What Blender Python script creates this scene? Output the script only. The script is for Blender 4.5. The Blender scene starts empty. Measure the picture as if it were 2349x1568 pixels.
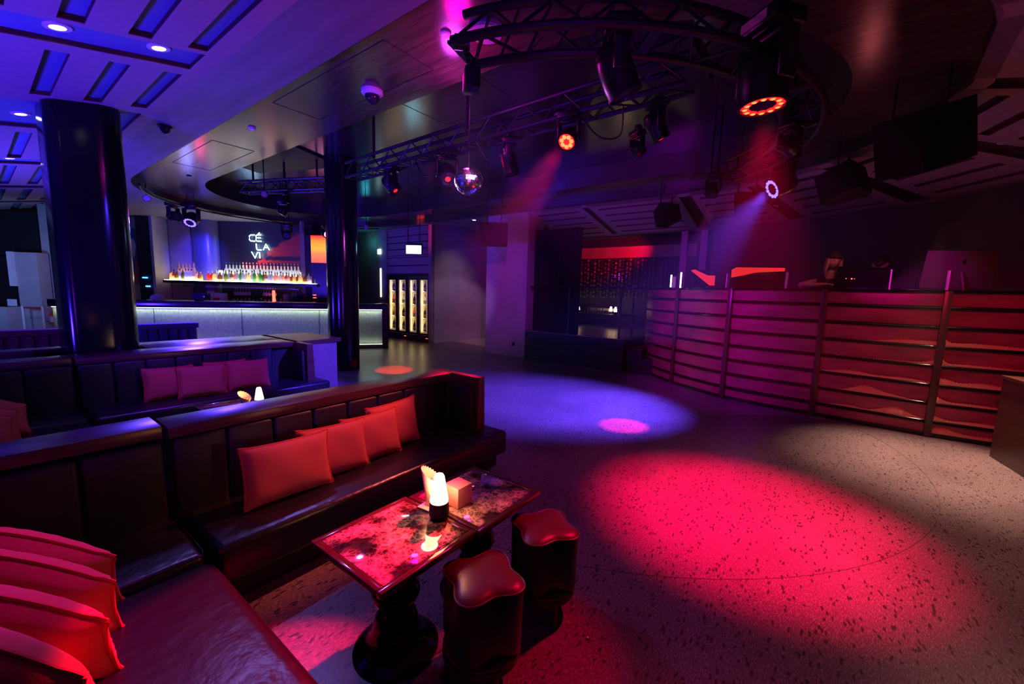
import bpy, bmesh, math, random
from mathutils import Matrix, Vector
PI = math.pi
R = math.radians
sc = bpy.context.scene
C = sc.collection
rnd = random.Random(7)

# ------------------------------------------------------------------ camera
cam = bpy.data.objects.new('camera', bpy.data.cameras.new('camera'))
C.objects.link(cam)
cam.data.sensor_width = 36.0
cam.data.lens = 14.325
cam.data.clip_start = 0.03
cam.data.clip_end = 120
# camera basis: forward direction in the room, pitched 6.94 deg down, rolled 1.6 deg
def cam_matrix():
    f = 934.7252; cx, cy = 1174.5, 784.0
    a = Vector((1881 - cx, -(690 - cy), -f)).normalized()
    b = Vector((-82 - cx, -(635 - cy), -f)).normalized()
    c = a.cross(b).normalized()
    return Matrix((a, b, c)).to_4x4()
cam.matrix_world = Matrix.Translation((0, 0, 1.6)) @ cam_matrix()
sc.camera = cam

# ------------------------------------------------------------------ view and world
sc.view_settings.view_transform = 'Standard'
sc.view_settings.look = 'None'
sc.view_settings.exposure = 0.0
sc.view_settings.gamma = 1.0
sc.view_settings.use_curve_mapping = False
w = bpy.data.worlds.new('night'); sc.world = w; w.use_nodes = True
w.node_tree.nodes['Background'].inputs[0].default_value = (0.02, 0.008, 0.05, 1)
w.node_tree.nodes['Background'].inputs[1].default_value = 0.05

RED = (1.0, 0.0, 0.07); BLUE = (0.06, 0.03, 1.0); MAG = (0.75, 0.0, 0.65); PUR = (0.4, 0.03, 1.0)
PINK = (1.0, 0.02, 0.3); WARM = (1.0, 0.62, 0.34); CYAN = (0.02, 0.6, 0.9); WHITE = (1, 0.95, 0.85)

def spot(pos, aim, col, W, deg, blend=0.4, size=0.05):
    l = bpy.data.lights.new('spot', 'SPOT'); l.energy = W; l.color = col
    l.spot_size = R(deg); l.spot_blend = blend; l.shadow_soft_size = size
    o = bpy.data.objects.new('spot_light', l); C.objects.link(o)
    o.location = pos
    o.rotation_euler = (Vector(aim) - Vector(pos)).to_track_quat('-Z', 'Y').to_euler()
    return o
def point(pos, col, W, size=0.1):
    l = bpy.data.lights.new('point', 'POINT'); l.energy = W; l.color = col; l.shadow_soft_size = size
    o = bpy.data.objects.new('point_light', l); C.objects.link(o); o.location = pos
    return o
def area(pos, aim, col, W, sx, sy, up=None):
    l = bpy.data.lights.new('area', 'AREA'); l.energy = W; l.color = col
    l.shape = 'RECTANGLE'; l.size = sx; l.size_y = sy
    o = bpy.data.objects.new('area_light', l); C.objects.link(o); o.location = pos
    o.rotation_euler = (Vector(aim) - Vector(pos)).to_track_quat('-Z', 'Y').to_euler()
    return o

# --- the stage lamps (some in fixtures built further down, others added bare)
spot((3.25, 0.40, 2.80), (3.38, 0.32, 0), (1, 0, .07), 2500, 50, 0.95)       # big red wash over the dance floor
spot((3.25, 0.40, 2.80), (2.6, 0.7, 0), (1, 0.02, .1), 45, 110, 0.9)        # its wide spill
spot((3.25, 0.40, 2.80), (1.45, 0.9, .3), (1, 0.0, .05), 330, 20, 0.8)    # red edge light on the stools
spot((5.92, 0.62, 2.9), (5.3, 2.8, 0), (.12, .045, 1), 5200, 56, 1.0)      # blue ring lamp
spot((5.86, 1.2, 2.85), (4.78, 1.8, 0), PINK, 2200, 11, 0.35)              # small pink pool
spot((3.3, 1.95, 2.95), (0.56, 1.5, 0.3), (1, 0, .06), 2900, 16.5, 0.2)
spot((2.05, 2.6, 3.1), (0.06, 2.0, 0.62), (1, 0, .75), 260, 17, 0.7)       # pink lamp on the left cushions    # red lamp on the near table and sofa
for _a in ((.8, 1.2), (1.0, 1.45), (.9, 1.6)): spot((3.3, 1.95, 2.95), (*_a, 0.3), (1, 0, .03), 900, 5, 0.5, .03)   # its three thin rays
spot((3.3, 1.95, 2.95), (1.5, 2.5, 0.6), (1, .13, .1), 560, 25, 0.8)                # its soft spill along the sofa
spot((3.72, 4.95, 2.8), (5.0, 6.65, 0), (1, 0.03, 0.03), 2600, 12, 0.25)   # red pool by the column
spot((4.75, 0.28, 2.95), (8.2, -1.2, 1.6), MAG, 260, 24, 0.6)              # magenta lamp towards the booth
spot((3.7, 3.0, 3.0), (7.4, 1.5, 0.9), (0.55, 0.0, 0.75), 640, 44, 0.8)    # purple wash on the booth
spot((3.5, -0.9, 3.1), (6.95, -1.3, 1.1), (1, 0.0, 0.07), 190, 46, 0.8)    # red wash on the booth
spot((6.74, -1.42, 3.25), (5.75, -1.15, 0), (1, .5, .38), 1250, 46, 1.0)             # warm downlight in the ceiling beam
spot((5.2, -1.6, 3.2), (4.4, -1.3, 0), (1, .4, .28), 170, 80, 0.9)
spot((4.2, 3.2, 3.1), (8.1, 6.3, 1.6), (0.6, 0.02, 0.85), 420, 34, 0.9)    # purple wash on the pier
spot((3.95, 2.3, 2.8), (3.0, 5.6, 0.3), (.07, .03, 1), 2600, 26, 0.6)      # blue wash on the rear sofa end
spot((1.2, 3.9, 3.2), (2.0, 5.6, 0.5), (.17, 0, 1), 330, 60, 0.9)
spot((1.9, 4.2, 3.2), (.8, 1.9, 0.4), (0.3, 0.2, 1.0), 90, 60, 0.9, 0.06)  # added blue-violet spot without a fixture, for sheen on the front sofa
spot((6.5, 5.4, 3.2), (2.0, 2.17, 0.36), (1, 0, .05), 700, 7, 0.8, .04)    # added narrow red spot, no fixture, giving the sheen along the sofa edge
point((2.62, 2.62, 3.36), (1, 0.0, 0.45), 9, 0.1)  # added bare points giving the magenta glow on the ceiling
point((2.9, 2.95, 3.4), (0.7, 0.05, 0.9), 12, 0.1)
# added unseen blue, violet and magenta spots tinting the ceilings and far left
spot((-1.7, 4.3, .8), (1.7, 6.0, 3.5), (.05, .015, 1), 1700, 110, 0.9, 0.25)
spot((-1.2, -.8, 1.0), (1.8, 3.4, 3.7), (.25, .01, .9), 420, 80, 0.9, 0.25)
spot((-1.7, 9.6, .8), (1.8, 9.6, 3.5), (.06, .02, 1), 2300, 112, 0.9, 0.25)
spot((-0.5, 13.0, 1.4), (-1.0, 17.5, 2.6), (.15, .3, 1), 300, 120, 0.9, 0.25)
spot((2.4, -2.4, 2.5), (1.0, 2.6, 3.9), (0.8, 0.0, 0.3), 450, 54, 0.9, 0.2)
spot((3.5, 3.0, 3.0), (6.5, -2.2, 3.4), (0.9, 0.0, 0.15), 70, 50, 0.9, 0.2)
spot((4.0, 3.0, 2.6), (9.0, 3.0, 3.4), (0.6, 0.0, 0.5), 260, 62, 0.9, 0.2)

# ------------------------------------------------------------------ materials
M = {}
def mat(name, col, rough=0.5, metal=0.0, emit=None, es=0.0, spec=0.5, bump=0.0, bscale=60.0, var=0.0, vscale=8.0, stretch=None, trans=0.0, alpha=1.0, coat=0.0):
    m = bpy.data.materials.new(name); m.use_nodes = True; M[name] = m
    nt = m.node_tree; b = nt.nodes['Principled BSDF']
    b.inputs['Base Color'].default_value = (*col, 1)
    b.inputs['Roughness'].default_value = rough
    b.inputs['Metallic'].default_value = metal
    b.inputs['Specular IOR Level'].default_value = spec
    b.inputs['Coat Weight'].default_value = coat
    if trans: b.inputs['Transmission Weight'].default_value = trans
    if alpha < 1: b.inputs['Alpha'].default_value = alpha
    if emit:
        b.inputs['Emission Color'].default_value = (*emit, 1)
        b.inputs['Emission Strength'].default_value = es
    if bump or var:
        tc = nt.nodes.new('ShaderNodeTexCoord'); mp = nt.nodes.new('ShaderNodeMapping')
        nt.links.new(tc.outputs['Object'], mp.inputs['Vector'])
        if stretch: mp.inputs['Scale'].default_value = stretch
    if bump:
        n = nt.nodes.new('ShaderNodeTexNoise'); n.inputs['Scale'].default_value = bscale; n.inputs['Detail'].default_value = 4
        bp = nt.nodes.new('ShaderNodeBump'); bp.inputs['Strength'].default_value = bump; bp.inputs['Distance'].default_value = 0.01
        nt.links.new(mp.outputs[0], n.inputs['Vector']); nt.links.new(n.outputs['Fac'], bp.inputs['Height'])
        nt.links.new(bp.outputs[0], b.inputs['Normal'])
    if var:
        n = nt.nodes.new('ShaderNodeTexNoise'); n.inputs['Scale'].default_value = vscale; n.inputs['Detail'].default_value = 6
        nt.links.new(mp.outputs[0], n.inputs['Vector'])
        cr = nt.nodes.new('ShaderNodeValToRGB')
        cr.color_ramp.elements[0].position = 0.3; cr.color_ramp.elements[1].position = 0.7
        cr.color_ramp.elements[0].color = (*[c * (1 - var) for c in col], 1)
        cr.color_ramp.elements[1].color = (*[min(1, c * (1 + var)) for c in col], 1)
        nt.links.new(n.outputs['Fac'], cr.inputs[0]); nt.links.new(cr.outputs[0], b.inputs['Base Color'])
    return m

def floor_material():
    m = bpy.data.materials.new('flecked_floor'); m.use_nodes = True; M['floor'] = m
    nt = m.node_tree; b = nt.nodes['Principled BSDF']; N = nt.nodes.new; L = nt.links.new
    tc = N('ShaderNodeTexCoord')
    wn = N('ShaderNodeTexNoise'); wn.inputs['Scale'].default_value = 5; wn.inputs['Detail'].default_value = 2
    L(tc.outputs['Object'], wn.inputs['Vector'])
    warp = N('ShaderNodeVectorMath'); warp.operation = 'MULTIPLY_ADD'
    warp.inputs[1].default_value = (0.07, 0.07, 0)
    L(wn.outputs['Color'], warp.inputs[0]); L(tc.outputs['Object'], warp.inputs[2])
    def flecks(ang, scale, sx, rad, keep):
        mp = N('ShaderNodeMapping'); mp.inputs['Rotation'].default_value = (0, 0, R(ang)); mp.inputs['Scale'].default_value = (sx, 1, 1)
        L(warp.outputs[0], mp.inputs['Vector'])
        v = N('ShaderNodeTexVoronoi'); v.inputs['Scale'].default_value = scale
        v.voronoi_dimensions = '2D'
        L(mp.outputs[0], v.inputs['Vector'])
        lt = N('ShaderNodeMath'); lt.operation = 'LESS_THAN'; lt.inputs[1].default_value = rad
        L(v.outputs['Distance'], lt.inputs[0])
        sp = N('ShaderNodeSeparateColor'); L(v.outputs['Color'], sp.inputs[0])
        g = N('ShaderNodeMath'); g.operation = 'GREATER_THAN'; g.inputs[1].default_value = keep
        L(sp.outputs[0], g.inputs[0])
        mu = N('ShaderNodeMath'); mu.operation = 'MULTIPLY'; L(lt.outputs[0], mu.inputs[0]); L(g.outputs[0], mu.inputs[1])
        return mu.outputs[0]
    parts = [flecks(20, 44, 0.28, 0.24, 0.88), flecks(-25, 38, 0.3, 0.22, 0.9), flecks(75, 42, 0.35, 0.22, 0.91), flecks(0, 22, 0.6, 0.15, 0.88)]
    acc = parts[0]
    for p in parts[1:]:
        mx = N('ShaderNodeMath'); mx.operation = 'MAXIMUM'; L(acc, mx.inputs[0]); L(p, mx.inputs[1]); acc = mx.outputs[0]
    # light woven strands
    def strands(ang, sc_):
        mp = N('ShaderNodeMapping'); mp.inputs['Rotation'].default_value = (0, 0, R(ang)); mp.inputs['Scale'].default_value = (0.22, 1, 1)
        L(warp.outputs[0], mp.inputs['Vector'])
        n = N('ShaderNodeTexNoise'); n.inputs['Scale'].default_value = sc_; n.inputs['Detail'].default_value = 3
        L(mp.outputs[0], n.inputs['Vector']); return n.outputs['Fac']
    s1, s2 = strands(28, 240), strands(-35, 200)
    ad = N('ShaderNodeMath'); ad.operation = 'MAXIMUM'; L(s1, ad.inputs[0]); L(s2, ad.inputs[1])
    cr = N('ShaderNodeValToRGB'); e = cr.color_ramp.elements
    e[0].position = 0.5; e[0].color = (0.11, 0.10, 0.10, 1); e[1].position = 0.8; e[1].color = (0.5, 0.44, 0.43, 1)
    L(ad.outputs[0], cr.inputs[0])
    bl = N('ShaderNodeTexNoise'); bl.inputs['Scale'].default_value = 1.1; bl.inputs['Detail'].default_value = 5
    L(tc.outputs['Object'], bl.inputs['Vector'])
    bm = N('ShaderNodeMapRange'); bm.inputs[1].default_value = 0.3; bm.inputs[2].default_value = 0.7; bm.inputs[3].default_value = 0.75; bm.inputs[4].default_value = 1.15
    L(bl.outputs['Fac'], bm.inputs[0])
    mm = N('ShaderNodeVectorMath'); mm.operation = 'SCALE'; L(cr.outputs[0], mm.inputs[0]); L(bm.outputs[0], mm.inputs['Scale'])
    mix = N('ShaderNodeMix'); mix.data_type = 'RGBA'; L(acc, mix.inputs['Factor']); L(mm.outputs[0], mix.inputs[6]); mix.inputs[7].default_value = (0.035, 0.03, 0.03, 1)
    L(mix.outputs[2], b.inputs['Base Color'])
    rr = N('ShaderNodeMapRange'); rr.inputs[3].default_value = 0.24; rr.inputs[4].default_value = 0.42
    L(bl.outputs['Fac'], rr.inputs[0]); L(rr.outputs[0], b.inputs['Roughness'])
floor_material()

def marble_material(name, light, scale):
    m = bpy.data.materials.new(name); m.use_nodes = True; M[name] = m
    nt = m.node_tree; b = nt.nodes['Principled BSDF']; N = nt.nodes.new; L = nt.links.new
    tc = N('ShaderNodeTexCoord')
    wn = N('ShaderNodeTexNoise'); wn.inputs['Scale'].default_value = 14; wn.inputs['Detail'].default_value = 5
    L(tc.outputs['Object'], wn.inputs['Vector'])
    warp = N('ShaderNodeVectorMath'); warp.operation = 'MULTIPLY_ADD'; warp.inputs[1].default_value = (0.07, 0.07, 0.07)
    L(wn.outputs['Color'], warp.inputs[0]); L(tc.outputs['Object'], warp.inputs[2])
    v = N('ShaderNodeTexVoronoi'); v.feature = 'DISTANCE_TO_EDGE'; v.inputs['Scale'].default_value = scale
    L(warp.outputs[0], v.inputs['Vector'])
    v2 = N('ShaderNodeTexVoronoi'); v2.feature = 'DISTANCE_TO_EDGE'; v2.inputs['Scale'].default_value = scale * 2.6
    L(warp.outputs[0], v2.inputs['Vector'])
    mn = N('ShaderNodeMath'); mn.operation = 'MINIMUM'; L(v.outputs['Distance'], mn.inputs[0]); L(v2.outputs['Distance'], mn.inputs[1])
    cr = N('ShaderNodeValToRGB'); e = cr.color_ramp.elements
    e[0].position = 0.0; e[0].color = (*light, 1); e[1].position = 0.22; e[1].color = (0.09, 0.05, 0.035, 1)
    e.new(0.07).color = tuple(c * 0.45 for c in light) + (1,)
    L(mn.outputs[0], cr.inputs[0])
    pn = N('ShaderNodeTexNoise'); pn.inputs['Scale'].default_value = 7; pn.inputs['Detail'].default_value = 6
    L(tc.outputs['Object'], pn.inputs['Vector'])
    mr = N('ShaderNodeMapRange'); mr.inputs[1].default_value = 0.43; mr.inputs[2].default_value = 0.58; mr.inputs[3].default_value = 0.1; mr.inputs[4].default_value = 1.5
    L(pn.outputs['Fac'], mr.inputs[0])
    mm = N('ShaderNodeVectorMath'); mm.operation = 'SCALE'; L(cr.outputs[0], mm.inputs[0]); L(mr.outputs[0], mm.inputs['Scale'])
    L(mm.outputs[0], b.inputs['Base Color']); b.inputs['Roughness'].default_value = 0.06; b.inputs['Coat Weight'].default_value = 1.0; b.inputs['Coat Roughness'].default_value = 0.02
marble_material('marble', (0.5, 0.36, 0.3), 17)

mat('leather', (0.012, 0.011, 0.016), 0.31, bump=0.45, bscale=16, spec=0.6)
mat('leather_back', (0.012, 0.013, 0.02), 0.5, bump=0.15, bscale=140)
mat('ledge_wood', (0.07, 0.03, 0.02), 0.3, var=0.5, vscale=20, stretch=(0.4, 6, 6), spec=0.6)
mat('ledge_wood_end', (0.2, 0.16, 0.15), 0.4, var=0.15, vscale=20)
mat('dark_plinth', (0.008, 0.007, 0.008), 0.6)
mat('cushion', (0.48, 0.095, 0.08), 0.85, bump=0.25, bscale=350)
mat('piping', (0.5, 0.04, 0.035), 0.8)
mat('black_gloss', (0.004, 0.004, 0.006), 0.06, spec=0.22)
mat('column_gloss', (0.003, 0.003, 0.005), 0.17, spec=0.35)
mat('black_satin', (0.006, 0.0055, 0.0065), 0.32)
mat('black_matt', (0.005, 0.0045, 0.0055), 0.6)
mat('black_metal', (0.02, 0.018, 0.02), 0.35, metal=0.6)
mat('truss_metal', (0.018, 0.016, 0.018), 0.4, metal=0.5)
mat('chrome', (0.75, 0.75, 0.78), 0.15, metal=1.0)
mat('steel', (0.45, 0.45, 0.46), 0.35, metal=0.9)
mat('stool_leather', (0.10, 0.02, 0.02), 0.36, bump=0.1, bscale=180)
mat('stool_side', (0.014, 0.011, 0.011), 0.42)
mat('stool_wood', (0.03, 0.018, 0.012), 0.4)
mat('stool_brass', (0.35, 0.22, 0.09), 0.5, metal=0.3)
mat('table_rim', (0.05, 0.018, 0.016), 0.12)
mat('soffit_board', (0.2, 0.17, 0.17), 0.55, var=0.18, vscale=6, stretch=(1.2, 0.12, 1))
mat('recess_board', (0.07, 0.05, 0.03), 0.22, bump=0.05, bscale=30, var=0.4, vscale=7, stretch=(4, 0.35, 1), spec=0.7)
mat('lip_board', (0.03, 0.024, 0.02), 0.3, var=0.3, vscale=9, stretch=(1, 1, 9))
mat('panel_board', (0.33, 0.25, 0.25), 0.7, var=0.08, vscale=30)
mat('panel_back', (0.12, 0.2, 0.32), 0.7)
mat('slot_side', (0.05, 0.015, 0.012), 0.6)
mat('slot_back_dark', (0.015, 0.011, 0.011), 0.7)
mat('plaster_pier', (0.3, 0.26, 0.27), 0.6, var=0.12, vscale=2.5)
mat('plaster_dark', (0.06, 0.05, 0.055), 0.7, var=0.15, vscale=2)
mat('plaster_tan', (0.28, 0.22, 0.17), 0.7, var=0.15, vscale=3)
mat('plaster_grey', (0.4, 0.38, 0.38), 0.7, var=0.1, vscale=3)
mat('wall_black', (0.012, 0.01, 0.014), 0.6)
mat('curtain', (0.007, 0.006, 0.007), 0.9)
mat('stage_side', (0.01, 0.01, 0.02), 0.5)
mat('bar_panel', (0.36, 0.38, 0.31), 0.55, var=0.3, vscale=16, stretch=(5, 1, 1))
mat('bar_top', (0.02, 0.018, 0.03), 0.18)
mat('bar_kick', (0.05, 0.02, 0.025), 0.25)
mat('strip_white', (1, 1, 1), 0.5, emit=(0.85, 1.0, 0.8), es=2.2)
mat('shelf_glow', (1, 1, 1), 0.5, emit=(1.0, 0.92, 0.72), es=2.0)
mat('booth_panel', (0.27, 0.05, 0.09), 0.3, var=0.35, vscale=2.6, stretch=(1, 1, 3.5))
mat('booth_rib', (0.012, 0.008, 0.009), 0.14)
mat('booth_post', (0.06, 0.028, 0.025), 0.3)
mat('booth_sand', (0.62, 0.38, 0.19), 0.9, bump=0.4, bscale=200)
mat('neon', (1, 1, 1), 0.5, emit=(0.45, 0.78, 1.0), es=6.0)
mat('sign_cyan', (1, 1, 1), 0.5, emit=(0.55, 1.0, 0.95), es=3.5)
mat('led_red', (1, 0.02, 0.02), 0.5, emit=(1.0, 0.008, 0.008), es=3)
mat('led_red_core', (1, 0.1, 0.1), 0.5, emit=(1.0, 0.3, 0.06), es=1.8)
mat('led_blue', (0.1, 0.1, 1), 0.5, emit=(0.24, 0.13, 1.0), es=2.4)
mat('led_pink', (1, 0.3, 1), 0.5, emit=(1.0, 0.25, 0.9), es=9)
mat('led_small_red', (1, 0.1, 0.1), 0.5, emit=(1.0, 0.08, 0.04), es=5)
mat('led_small_white', (1, 1, 1), 0.5, emit=(0.7, 0.85, 1.0), es=4)
mat('led_small_blue', (0.2, 0.3, 1), 0.5, emit=(0.05, 0.2, 1.0), es=5)
mat('lamp_white', (1, 1, 1), 0.5, emit=(1.0, 0.9, 0.75), es=12)
mat('lens_grey', (0.35, 0.3, 0.4), 0.25)
mat('lens_dark', (0.03, 0.02, 0.05), 0.08)
mat('lampshade', (0.9, 0.75, 0.5), 0.5, emit=(1.0, 0.62, 0.3), es=12)
mat('speaker_black', (0.004, 0.004, 0.005), 0.8, spec=0.15)
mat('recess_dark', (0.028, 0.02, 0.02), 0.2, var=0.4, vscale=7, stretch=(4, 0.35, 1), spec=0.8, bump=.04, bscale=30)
mat('column_blue', (0.1, 0.1, 0.12), 0.3)
mat('bar_panel_dark', (0.035, 0.03, 0.04), 0.3)
mat('seam', (.09, .08, .08), .4)
mat('lamp_core', (1, 1, 1), 0.5, emit=(1.0, 0.8, 0.5), es=12)
mat('paper', (0.85, 0.75, 0.6), 0.7)
mat('paper_box', (0.8, 0.32, 0.26), 0.7)
mat('screen_orange', (0.1, 0.05, 0.02), 0.3, emit=(1.0, 0.16, 0.03), es=1.0)
mat('clear', (1, 1, 1), 0.03, alpha=0.22, spec=0.6)
mat('clear_amber', (0.9, 0.5, 0.3), 0.05, alpha=0.5)
mat('acrylic', (0.05, 0.04, 0.05), 0.03, alpha=0.06, spec=0.8)
mat('acrylic_edge', (0.85, 0.7, 0.85), 0.4)
mat('skin', (0.55, 0.33, 0.25), 0.5)
mat('blond_hair', (0.5, 0.3, 0.14), 0.6)
mat('dark_hair', (0.02, 0.014, 0.012), 0.5)
mat('dark_shirt', (0.02, 0.018, 0.022), 0.8)
mat('aluminium', (0.13, 0.11, 0.11), 0.45)
mat('canvas_blue', (0.02, 0.07, 0.14), 0.6)
mat('paint_cream', (0.6, 0.5, 0.36), 0.6)
mat('paint_red', (0.35, 0.07, 0.05), 0.6)
mat('paint_blue', (0.08, 0.28, 0.5), 0.6)
mat('velvet_pink', (0.22, 0.05, 0.09), 0.8)
mat('velvet_blue', (0.14, 0.12, 0.4), 0.8)
mat('extinguisher', (0.6, 0.05, 0.03), 0.3)
mat('white_metal', (0.7, 0.68, 0.7), 0.4)
mat('red_belt', (0.4, 0.02, 0.02), 0.7)
mat('smoke_dome', (0.02, 0.02, 0.03), 0.05)
mat('label_tag', (0.7, 0.5, 0.5), 0.6)
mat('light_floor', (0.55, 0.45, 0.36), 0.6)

def translucent(name, col, mix=0.5, rough=0.1):
    m = bpy.data.materials.new(name); m.use_nodes = True; M[name] = m
    nt = m.node_tree; b = nt.nodes['Principled BSDF']; out = nt.nodes['Material Output']
    b.inputs['Base Color'].default_value = (*col, 1); b.inputs['Roughness'].default_value = rough
    t = nt.nodes.new('ShaderNodeBsdfTranslucent'); t.inputs[0].default_value = (*col, 1)
    mx = nt.nodes.new('ShaderNodeMixShader'); mx.inputs[0].default_value = mix
    nt.links.new(b.outputs[0], mx.inputs[1]); nt.links.new(t.outputs[0], mx.inputs[2]); nt.links.new(mx.outputs[0], out.inputs[0])
for n_, c_ in [('frosted', (0.8, 0.85, 0.85)), ('amber', (0.75, 0.4, 0.1)), ('honey', (0.85, 0.6, 0.25)), ('green', (0.1, 0.4, 0.12)), ('clearish', (0.85, 0.85, 0.8)), ('redglass', (0.7, 0.06, 0.05)), ('brown', (0.15, 0.07, 0.03)), ('olive', (0.2, 0.22, 0.05)), ('rose', (0.8, 0.4, 0.3))]:
    translucent('glass_' + n_, c_, 0.6)
mat('capblue', (0.05, 0.12, 0.3), 0.4)
mat('capgold', (0.6, 0.4, 0.15), 0.35, metal=0.6)
mat('capblack', (0.02, 0.02, 0.02), 0.4)
mat('label_white', (0.8, 0.78, 0.7), 0.6)
mat('label_yellow', (0.85, 0.55, 0.12), 0.5)

# ------------------------------------------------------------------ mesh builder
class MB:
    def __init__(s): s.v = []; s.f = []
    def add(s, vs, fs):
        o = len(s.v); s.v += [tuple(p) for p in vs]; s.f += [tuple(i + o for i in f) for f in fs]; return s
    def box(s, c, d, bev=0, rz=0, seg=2, m=None):
        bm = bmesh.new(); bmesh.ops.create_cube(bm, size=1)
        for v in bm.verts: v.co = Vector((v.co.x * d[0], v.co.y * d[1], v.co.z * d[2]))
        if bev: bmesh.ops.bevel(bm, geom=list(bm.edges), offset=bev, segments=seg, affect='EDGES', profile=0.5)
        T = Matrix.Translation(c) @ (Matrix.Rotation(rz, 4, 'Z') if m is None else m)
        bm.verts.index_update()
        s.add([T @ v.co for v in bm.verts], [[v.index for v in f.verts] for f in bm.faces]); bm.free(); return s
    def bar(s, a, b, wd, hg, bev=0):
        a = Vector(a); b = Vector(b); d = b - a; L = d.length
        q = d.to_track_quat('X', 'Z').to_matrix().to_4x4()
        return s.box((a + b) / 2, (L, wd, hg), bev, m=q)
    def cyl(s, a, b, r, r2=None, n=12, cap=True):
        a = Vector(a); b = Vector(b); r2 = r if r2 is None else r2
        q = (b - a).to_track_quat('Z', 'Y').to_matrix()
        vs = []; fs = []
        for k, (p, rr) in enumerate(((a, r), (b, r2))):
            for i in range(n):
                t = 2 * PI * i / n; vs.append(p + q @ Vector((rr * math.cos(t), rr * math.sin(t), 0)))
        for i in range(n): fs.append((i, (i + 1) % n, n + (i + 1) % n, n + i))
        if cap: fs.append(tuple(range(n - 1, -1, -1))); fs.append(tuple(range(n, 2 * n)))
        return s.add(vs, fs)
    def tube(s, pts, r, n=8, closed=False):
        pts = [Vector(p) for p in pts]; N_ = len(pts); vs = []; fs = []
        for i, p in enumerate(pts):
            a = pts[(i - 1) % N_] if (closed or i) else p; b = pts[(i + 1) % N_] if (closed or i < N_ - 1) else p
            d = (b - a); q = d.to_track_quat('Z', 'Y').to_matrix()
            rr = r[i] if isinstance(r, (list, tuple)) else r
            for k in range(n):
                t = 2 * PI * k / n; vs.append(p + q @ Vector((rr * math.cos(t), rr * math.sin(t), 0)))
        for i in range(N_ if closed else N_ - 1):
            j = (i + 1) % N_
            for k in range(n): fs.append((i * n + k, i * n + (k + 1) % n, j * n + (k + 1) % n, j * n + k))
        if not closed: fs.append(tuple(range(n - 1, -1, -1))); fs.append(tuple(range((N_ - 1) * n, N_ * n)))
        return s.add(vs, fs)
    def lathe(s, prof, c=(0, 0, 0), n=24, m=None, cap=True):
        c = Vector(c); vs = []; fs = []; K = len(prof)
        for (r, z) in prof:
            for i in range(n):
                t = 2 * PI * i / n; p = Vector((r * math.cos(t), r * math.sin(t), z))
                if m is not None: p = m @ p
                vs.append(c + p)
        for k in range(K - 1):
            for i in range(n): fs.append((k * n + i, k * n + (i + 1) % n, (k + 1) * n + (i + 1) % n, (k + 1) * n + i))
        if cap and prof[0][0] > 1e-6: fs.append(tuple(range(n - 1, -1, -1)))
        if cap and prof[-1][0] > 1e-6: fs.append(tuple(range((K - 1) * n, K * n)))
        return s.add(vs, fs)
    def sphere(s, c, r, n=16, m=6, sc_=(1, 1, 1)):
        prof = [(max(1e-7, r * math.sin(PI * k / m)), -r * math.cos(PI * k / m)) for k in range(m + 1)]
        T = Matrix.Diagonal((*sc_, 1)).to_3x3()
        return s.lathe(prof, c, n, T)
    def prism(s, poly, z0, z1):
        n = len(poly)
        vs = [(x, y, z0) for x, y in poly] + [(x, y, z1) for x, y in poly]
        fs = [tuple(range(n - 1, -1, -1)), tuple(range(n, 2 * n))] + [(i, (i + 1) % n, n + (i + 1) % n, n + i) for i in range(n)]
        return s.add(vs, fs)
    def hexa(s, b, t):
        return s.add(list(b) + list(t), [(3, 2, 1, 0), (4, 5, 6, 7), (0, 1, 5, 4), (1, 2, 6, 5), (2, 3, 7, 6), (3, 0, 4, 7)])
    def strip(s, A, B, closed=False):
        n = len(A); vs = list(A) + list(B); fs = []
        for i in range(n if closed else n - 1):
            j = (i + 1) % n; fs.append((i, j, n + j, n + i))
        return s.add(vs, fs)
    def xf(s, m): s.v = [tuple(m @ Vector(p)) for p in s.v]; return s

def wmat(o):
    m = Matrix.Translation(o.location) @ o.rotation_euler.to_matrix().to_4x4()
    return wmat(o.parent) @ m if o.parent else m
def mesh(name, mb, mt, parent=None, label=None, ang=35):
    """links a mesh built in world coordinates, as a child of its thing if one is given"""
    vs = mb.v
    if parent is not None:
        inv = wmat(parent).inverted(); vs = [tuple(inv @ Vector(p)) for p in vs]
    me = bpy.data.meshes.new(name); me.from_pydata(vs, [], mb.f); me.materials.append(M[mt])
    bm = bmesh.new(); bm.from_mesh(me); bmesh.ops.recalc_face_normals(bm, faces=bm.faces); bm.to_mesh(me); bm.free()
    me.shade_smooth(); me.set_sharp_from_angle(angle=R(ang))
    o = bpy.data.objects.new(name, me); C.objects.link(o)
    if parent is not None: o.parent = parent
    if label: o['label'] = label
    return o
def tag(o, label, cat, group=None, kind=None):
    o['label'] = label; o['category'] = cat
    if group: o['group'] = group
    if kind: o['kind'] = kind
    return o
def thing(name, label, cat, loc=(0, 0, 0), rz=0, group=None):
    o = bpy.data.objects.new(name, None); C.objects.link(o); o.location = loc; o.rotation_euler = (0, 0, rz)
    o.empty_display_size = 0.1
    return tag(o, label, cat, group)
def solo(name, mb, mt, label, cat, loc=(0, 0, 0), group=None, kind=None, ang=35):
    """one-mesh thing whose origin sits at loc; mb in world coordinates"""
    mb.v = [(x - loc[0], y - loc[1], z - loc[2]) for x, y, z in mb.v]
    o = mesh(name, mb, mt, None, None, ang); o.location = loc
    return tag(o, label, cat, group, kind)
def struct(name, mb, mt, label=None, parent=None):
    o = mesh(name, mb, mt, parent)
    if parent is None: o['kind'] = 'structure'
    if label: o['label'] = label; 
    return o
KIDS = {}
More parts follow.
